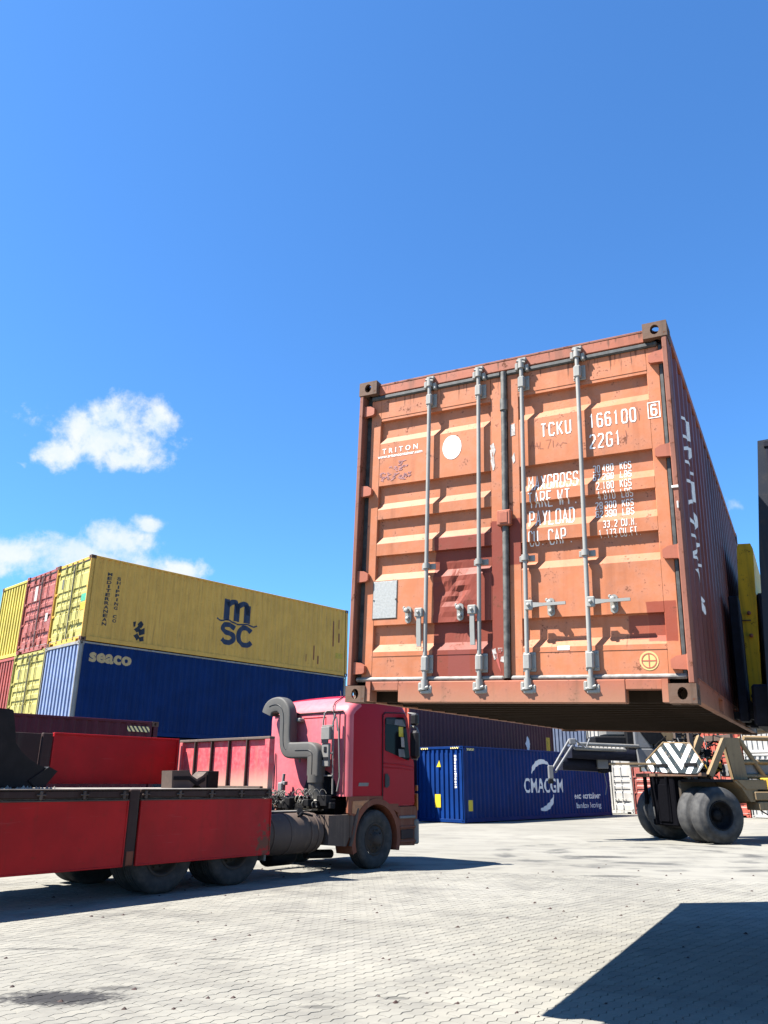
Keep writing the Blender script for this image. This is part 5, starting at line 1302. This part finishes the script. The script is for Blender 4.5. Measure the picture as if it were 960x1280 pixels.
for z, x0 in ((1.10, -1.12), (.84, -1.20)): rp(MB().box(-2.9, x0, -.5, .02, z, z+.22, .02), 'step', 'stacker_tan')
m = MB(); m.tube([(-1.25, -.02, .84), (-1.45, .02, .72), (-2.6, .02, .72)], .02, 6); rp(m, 'step_hoop', 'black_steel')
rp(MB().box(-2.3, -1.58, -.35, .04, 1.36, 1.68, .02), 'step_box', 'stacker_yellow')
m = MB(); m.box(-.08, .08, -.06, .06, 0, 1.15); m.xf(lambda p: Matrix.Rotation(radians(-33), 3, 'Y') @ p); m.xf(lambda p: p+Vector((.02, -.3, 1.72))); rp(m, 'strut', 'stacker_tan')
m = MB(); m.box(-.10, .10, -.06, .06, 0, 1.3); m.xf(lambda p: Matrix.Rotation(radians(-30), 3, 'Y') @ p); m.xf(lambda p: p+Vector((.35, -.9, 1.66))); rp(m, 'strut', 'stacker_tan')
m = MB(); m.prism([(-.60, 2.75), (-.78, 1.62), (-1.22, 1.62), (-1.10, 2.75)], 1, -.45, -.3); rp(m, 'frame_plate', 'stacker_tan')
rp(MB().box(.30, .42, -.55, -.45, 1.64, 2.9), 'post', 'dusty_steel'); rp(MB().box(-1.0, -.9, -1.5, -.4, 2.7, 2.85), 'brace', 'dusty_steel'); rp(MB().box(-.1, .1, -1.6, -1.5, 1.6, 3.2), 'post', 'dusty_steel')
m = MB()
for (x0, z0, x1, z1, r) in ((-1.12, 2.75, -1.9, 1.62, .08), (-1.14, 2.10, -2.9, 2.12, .07), (-1.14, 1.72, -2.9, 1.72, .07), (-1.3, 2.75, -2.9, 2.75, .07), (-2.9, 1.6, -2.9, 3.0, .08)): m.tube([(x0, -.36, z0), (x1, -.36, z1)], r, 4)
rp(m, 'cab_frame', 'stacker_tan')
rp(MB().box(-2.9, -1.2, -1.4, -.42, 1.72, 2.06, .02), 'cab_glass', 'stacker_grey')
rp(MB().box(-2.9, -1.15, -1.9, -.50, 2.95, 3.1, .03), 'cab_roof', 'stacker_tan')
m = MB(); m.lathe([(.18, -.03), (.22, 0), (.18, .03)], (-.62, -1.0, 2.0), (0, 1, 0), 20); m.box(-.95, -.70, -1.1, -.95, 1.85, 2.1, .02); rp(m, 'lamp_ring', 'stacker_yellow')
rp(MB().box(-.85, .25, -2.0, -1.35, 1.62, 2.15, .03), 'engine_cover', 'dark_tan'); rp(MB().box(-.55, -.1, -1.9, -1.5, 2.15, 2.6, .03), 'air_filter', 'black_steel')
rr = random.Random(21); m = MB()
for k in range(80):
    x, y, z = rr.uniform(-1.1, .5), rr.uniform(-1.9, -.9), rr.uniform(1.66, 2.75); p = [(x, y, z)]
    for i in range(4): x += rr.uniform(-.25, .25); y += rr.uniform(-.15, .15); z += rr.uniform(-.2, .2); p.append((x, y, max(1.64, min(2.9, z))))
    m.tube(p, rr.uniform(.012, .035), 5)
for k in range(16):
    x, y, z = rr.uniform(-1.0, .3), rr.uniform(-1.9, -1.2), rr.uniform(1.62, 2.4); m.box(x, x+rr.uniform(.1, .35), y, y+.3, z, z+rr.uniform(.08, .35), .02)
o = rp(m, 'engine_hoses', 'black_steel'); o['kind'] = 'stuff'
m = MB()
for k in range(7):
    x, y, z = rr.uniform(-.7, .4), -.9+rr.uniform(-.1, .1), rr.uniform(1.7, 2.2); m.tube([(x, y, z), (x+rr.uniform(-.3, .3), y, z+rr.uniform(.3, .6)), (x+rr.uniform(-.4, .4), y-.1, z+rr.uniform(.4, .8))], .018, 5)
o = rp(m, 'engine_pipes', 'light_grey_paint'); o['kind'] = 'stuff'
# boom and spreader, in world coordinates
def P3(x, y, z): return Vector((x, y, z))
m = MB(); m.tube([P3(8.3, 24.8, 3.45), P3(15.2, 26.8, 4.6)], .5, sect=[(-.38, -.3), (-.38, .3), (.38, .3), (.38, -.3)], up=(0, 0, 1)); rp(m, 'boom', 'stacker_grey', world=True)
m = MB(); m.box(7.55, 8.35, 24.0, 24.9, 1.98, 2.50, .03); m.box(7.50, 8.05, 24.02, 24.9, 2.50, 3.25, .03); m.box(8.10, 8.35, 24.1, 24.9, 2.5, 3.0, .03); m.box(7.9, 9.2, 24.6, 25.2, 3.05, 3.8, .05); rp(m, 'boom_head', 'stacker_grey', world=True)
m = MB(); m.prism([(8.1, 3.25), (8.45, 2.75), (9.1, 2.75), (8.8, 3.4)], 1, 24.0, 24.2); m.box(8.75, 9.6, 24.5, 24.9, 2.75, 3.5, .03); rp(m, 'side_plate', 'stacker_tan', world=True)
m = MB(); m.prism([(7.62, 3.05), (7.95, 2.62), (8.5, 2.62), (8.2, 3.05)], 1, 23.94, 24.0); rp(m, 'recess_plate', 'black_steel', world=True)
m = MB(); m.box(6.72, 7.62, 24.3, 25.0, 2.88, 3.55, .04); rp(m, 'rotator', 'light_grey_paint', world=True)
m = MB(); m.box(6.35, 7.65, 24.2, 25.1, 2.62, 2.86, .04); m.box(7.3, 7.7, 24.1, 24.4, 2.4, 3.5, .03); rp(m, 'rotator_ring', 'black_steel', world=True)
m = MB(); m.tube([P3(5.35, 23.4, 2.36), P3(7.5, 24.3, 2.30)], .2, sect=[(-.16, -.2), (-.16, .2), (.16, .2), (.16, -.2)], up=(0, 0, 1)); m.tube([P3(5.1, 23.5, 2.05), P3(6.75, 24.4, 2.0)], .1, sect=[(-.17, -.15), (-.17, .15), (.17, .15), (.17, -.15)], up=(0, 0, 1)); rp(m, 'spreader_beam', 'navy_steel', world=True)
for z, a, b in ((2.58, 5.6, 7.6), (2.46, 5.5, 7.2)): m = MB(); m.tube([P3(a, 23.15, z), P3(b, 24.0, z-.02)], .05, 8); rp(m, 'cylinder', 'light_grey_paint', world=True)
m = MB(); m.box(6.55, 8.2, 23.5, 23.6, 2.02, 2.08, .01); rp(m, 'lower_bar', 'stacker_tan', world=True)
m = MB()
m.tube([P3(5.35, 23.1, 2.70), P3(4.72, 22.9, 1.82)], .035, 6); m.tube([P3(5.45, 23.0, 2.60), P3(4.82, 22.8, 1.80)], .035, 6); m.box(4.62, 4.76, 22.72, 22.86, 1.62, 1.98, .02); m.box(5.32, 5.50, 22.95, 23.15, 2.56, 2.72, .02)
m.tube([P3(5.5, 23.1, 2.7), P3(5.8, 23.1, 2.45), P3(5.95, 23.2, 2.72)], .025, 6); rp(m, 'guide_arm', 'stacker_grey', world=True)
m = MB(); m.box(4.60, 4.75, 22.72, 22.85, 1.50, 1.62, .02); m.box(6.38, 6.60, 23.9, 24.2, 1.80, 1.92, .02); rp(m, 'twistlock', 'black_steel', world=True)
m = MB(); m.box(6.30, 6.62, 23.85, 24.25, 1.92, 2.32, .02); rp(m, 'corner_box', 'stacker_grey', world=True)
m = MB(); m.tube([P3(6.5, 24.0, 1.9), P3(6.56, 24.0, 1.45), P3(6.5, 24.0, 1.2)], .012, 5); rp(m, 'chain', 'light_grey_paint', world=True)
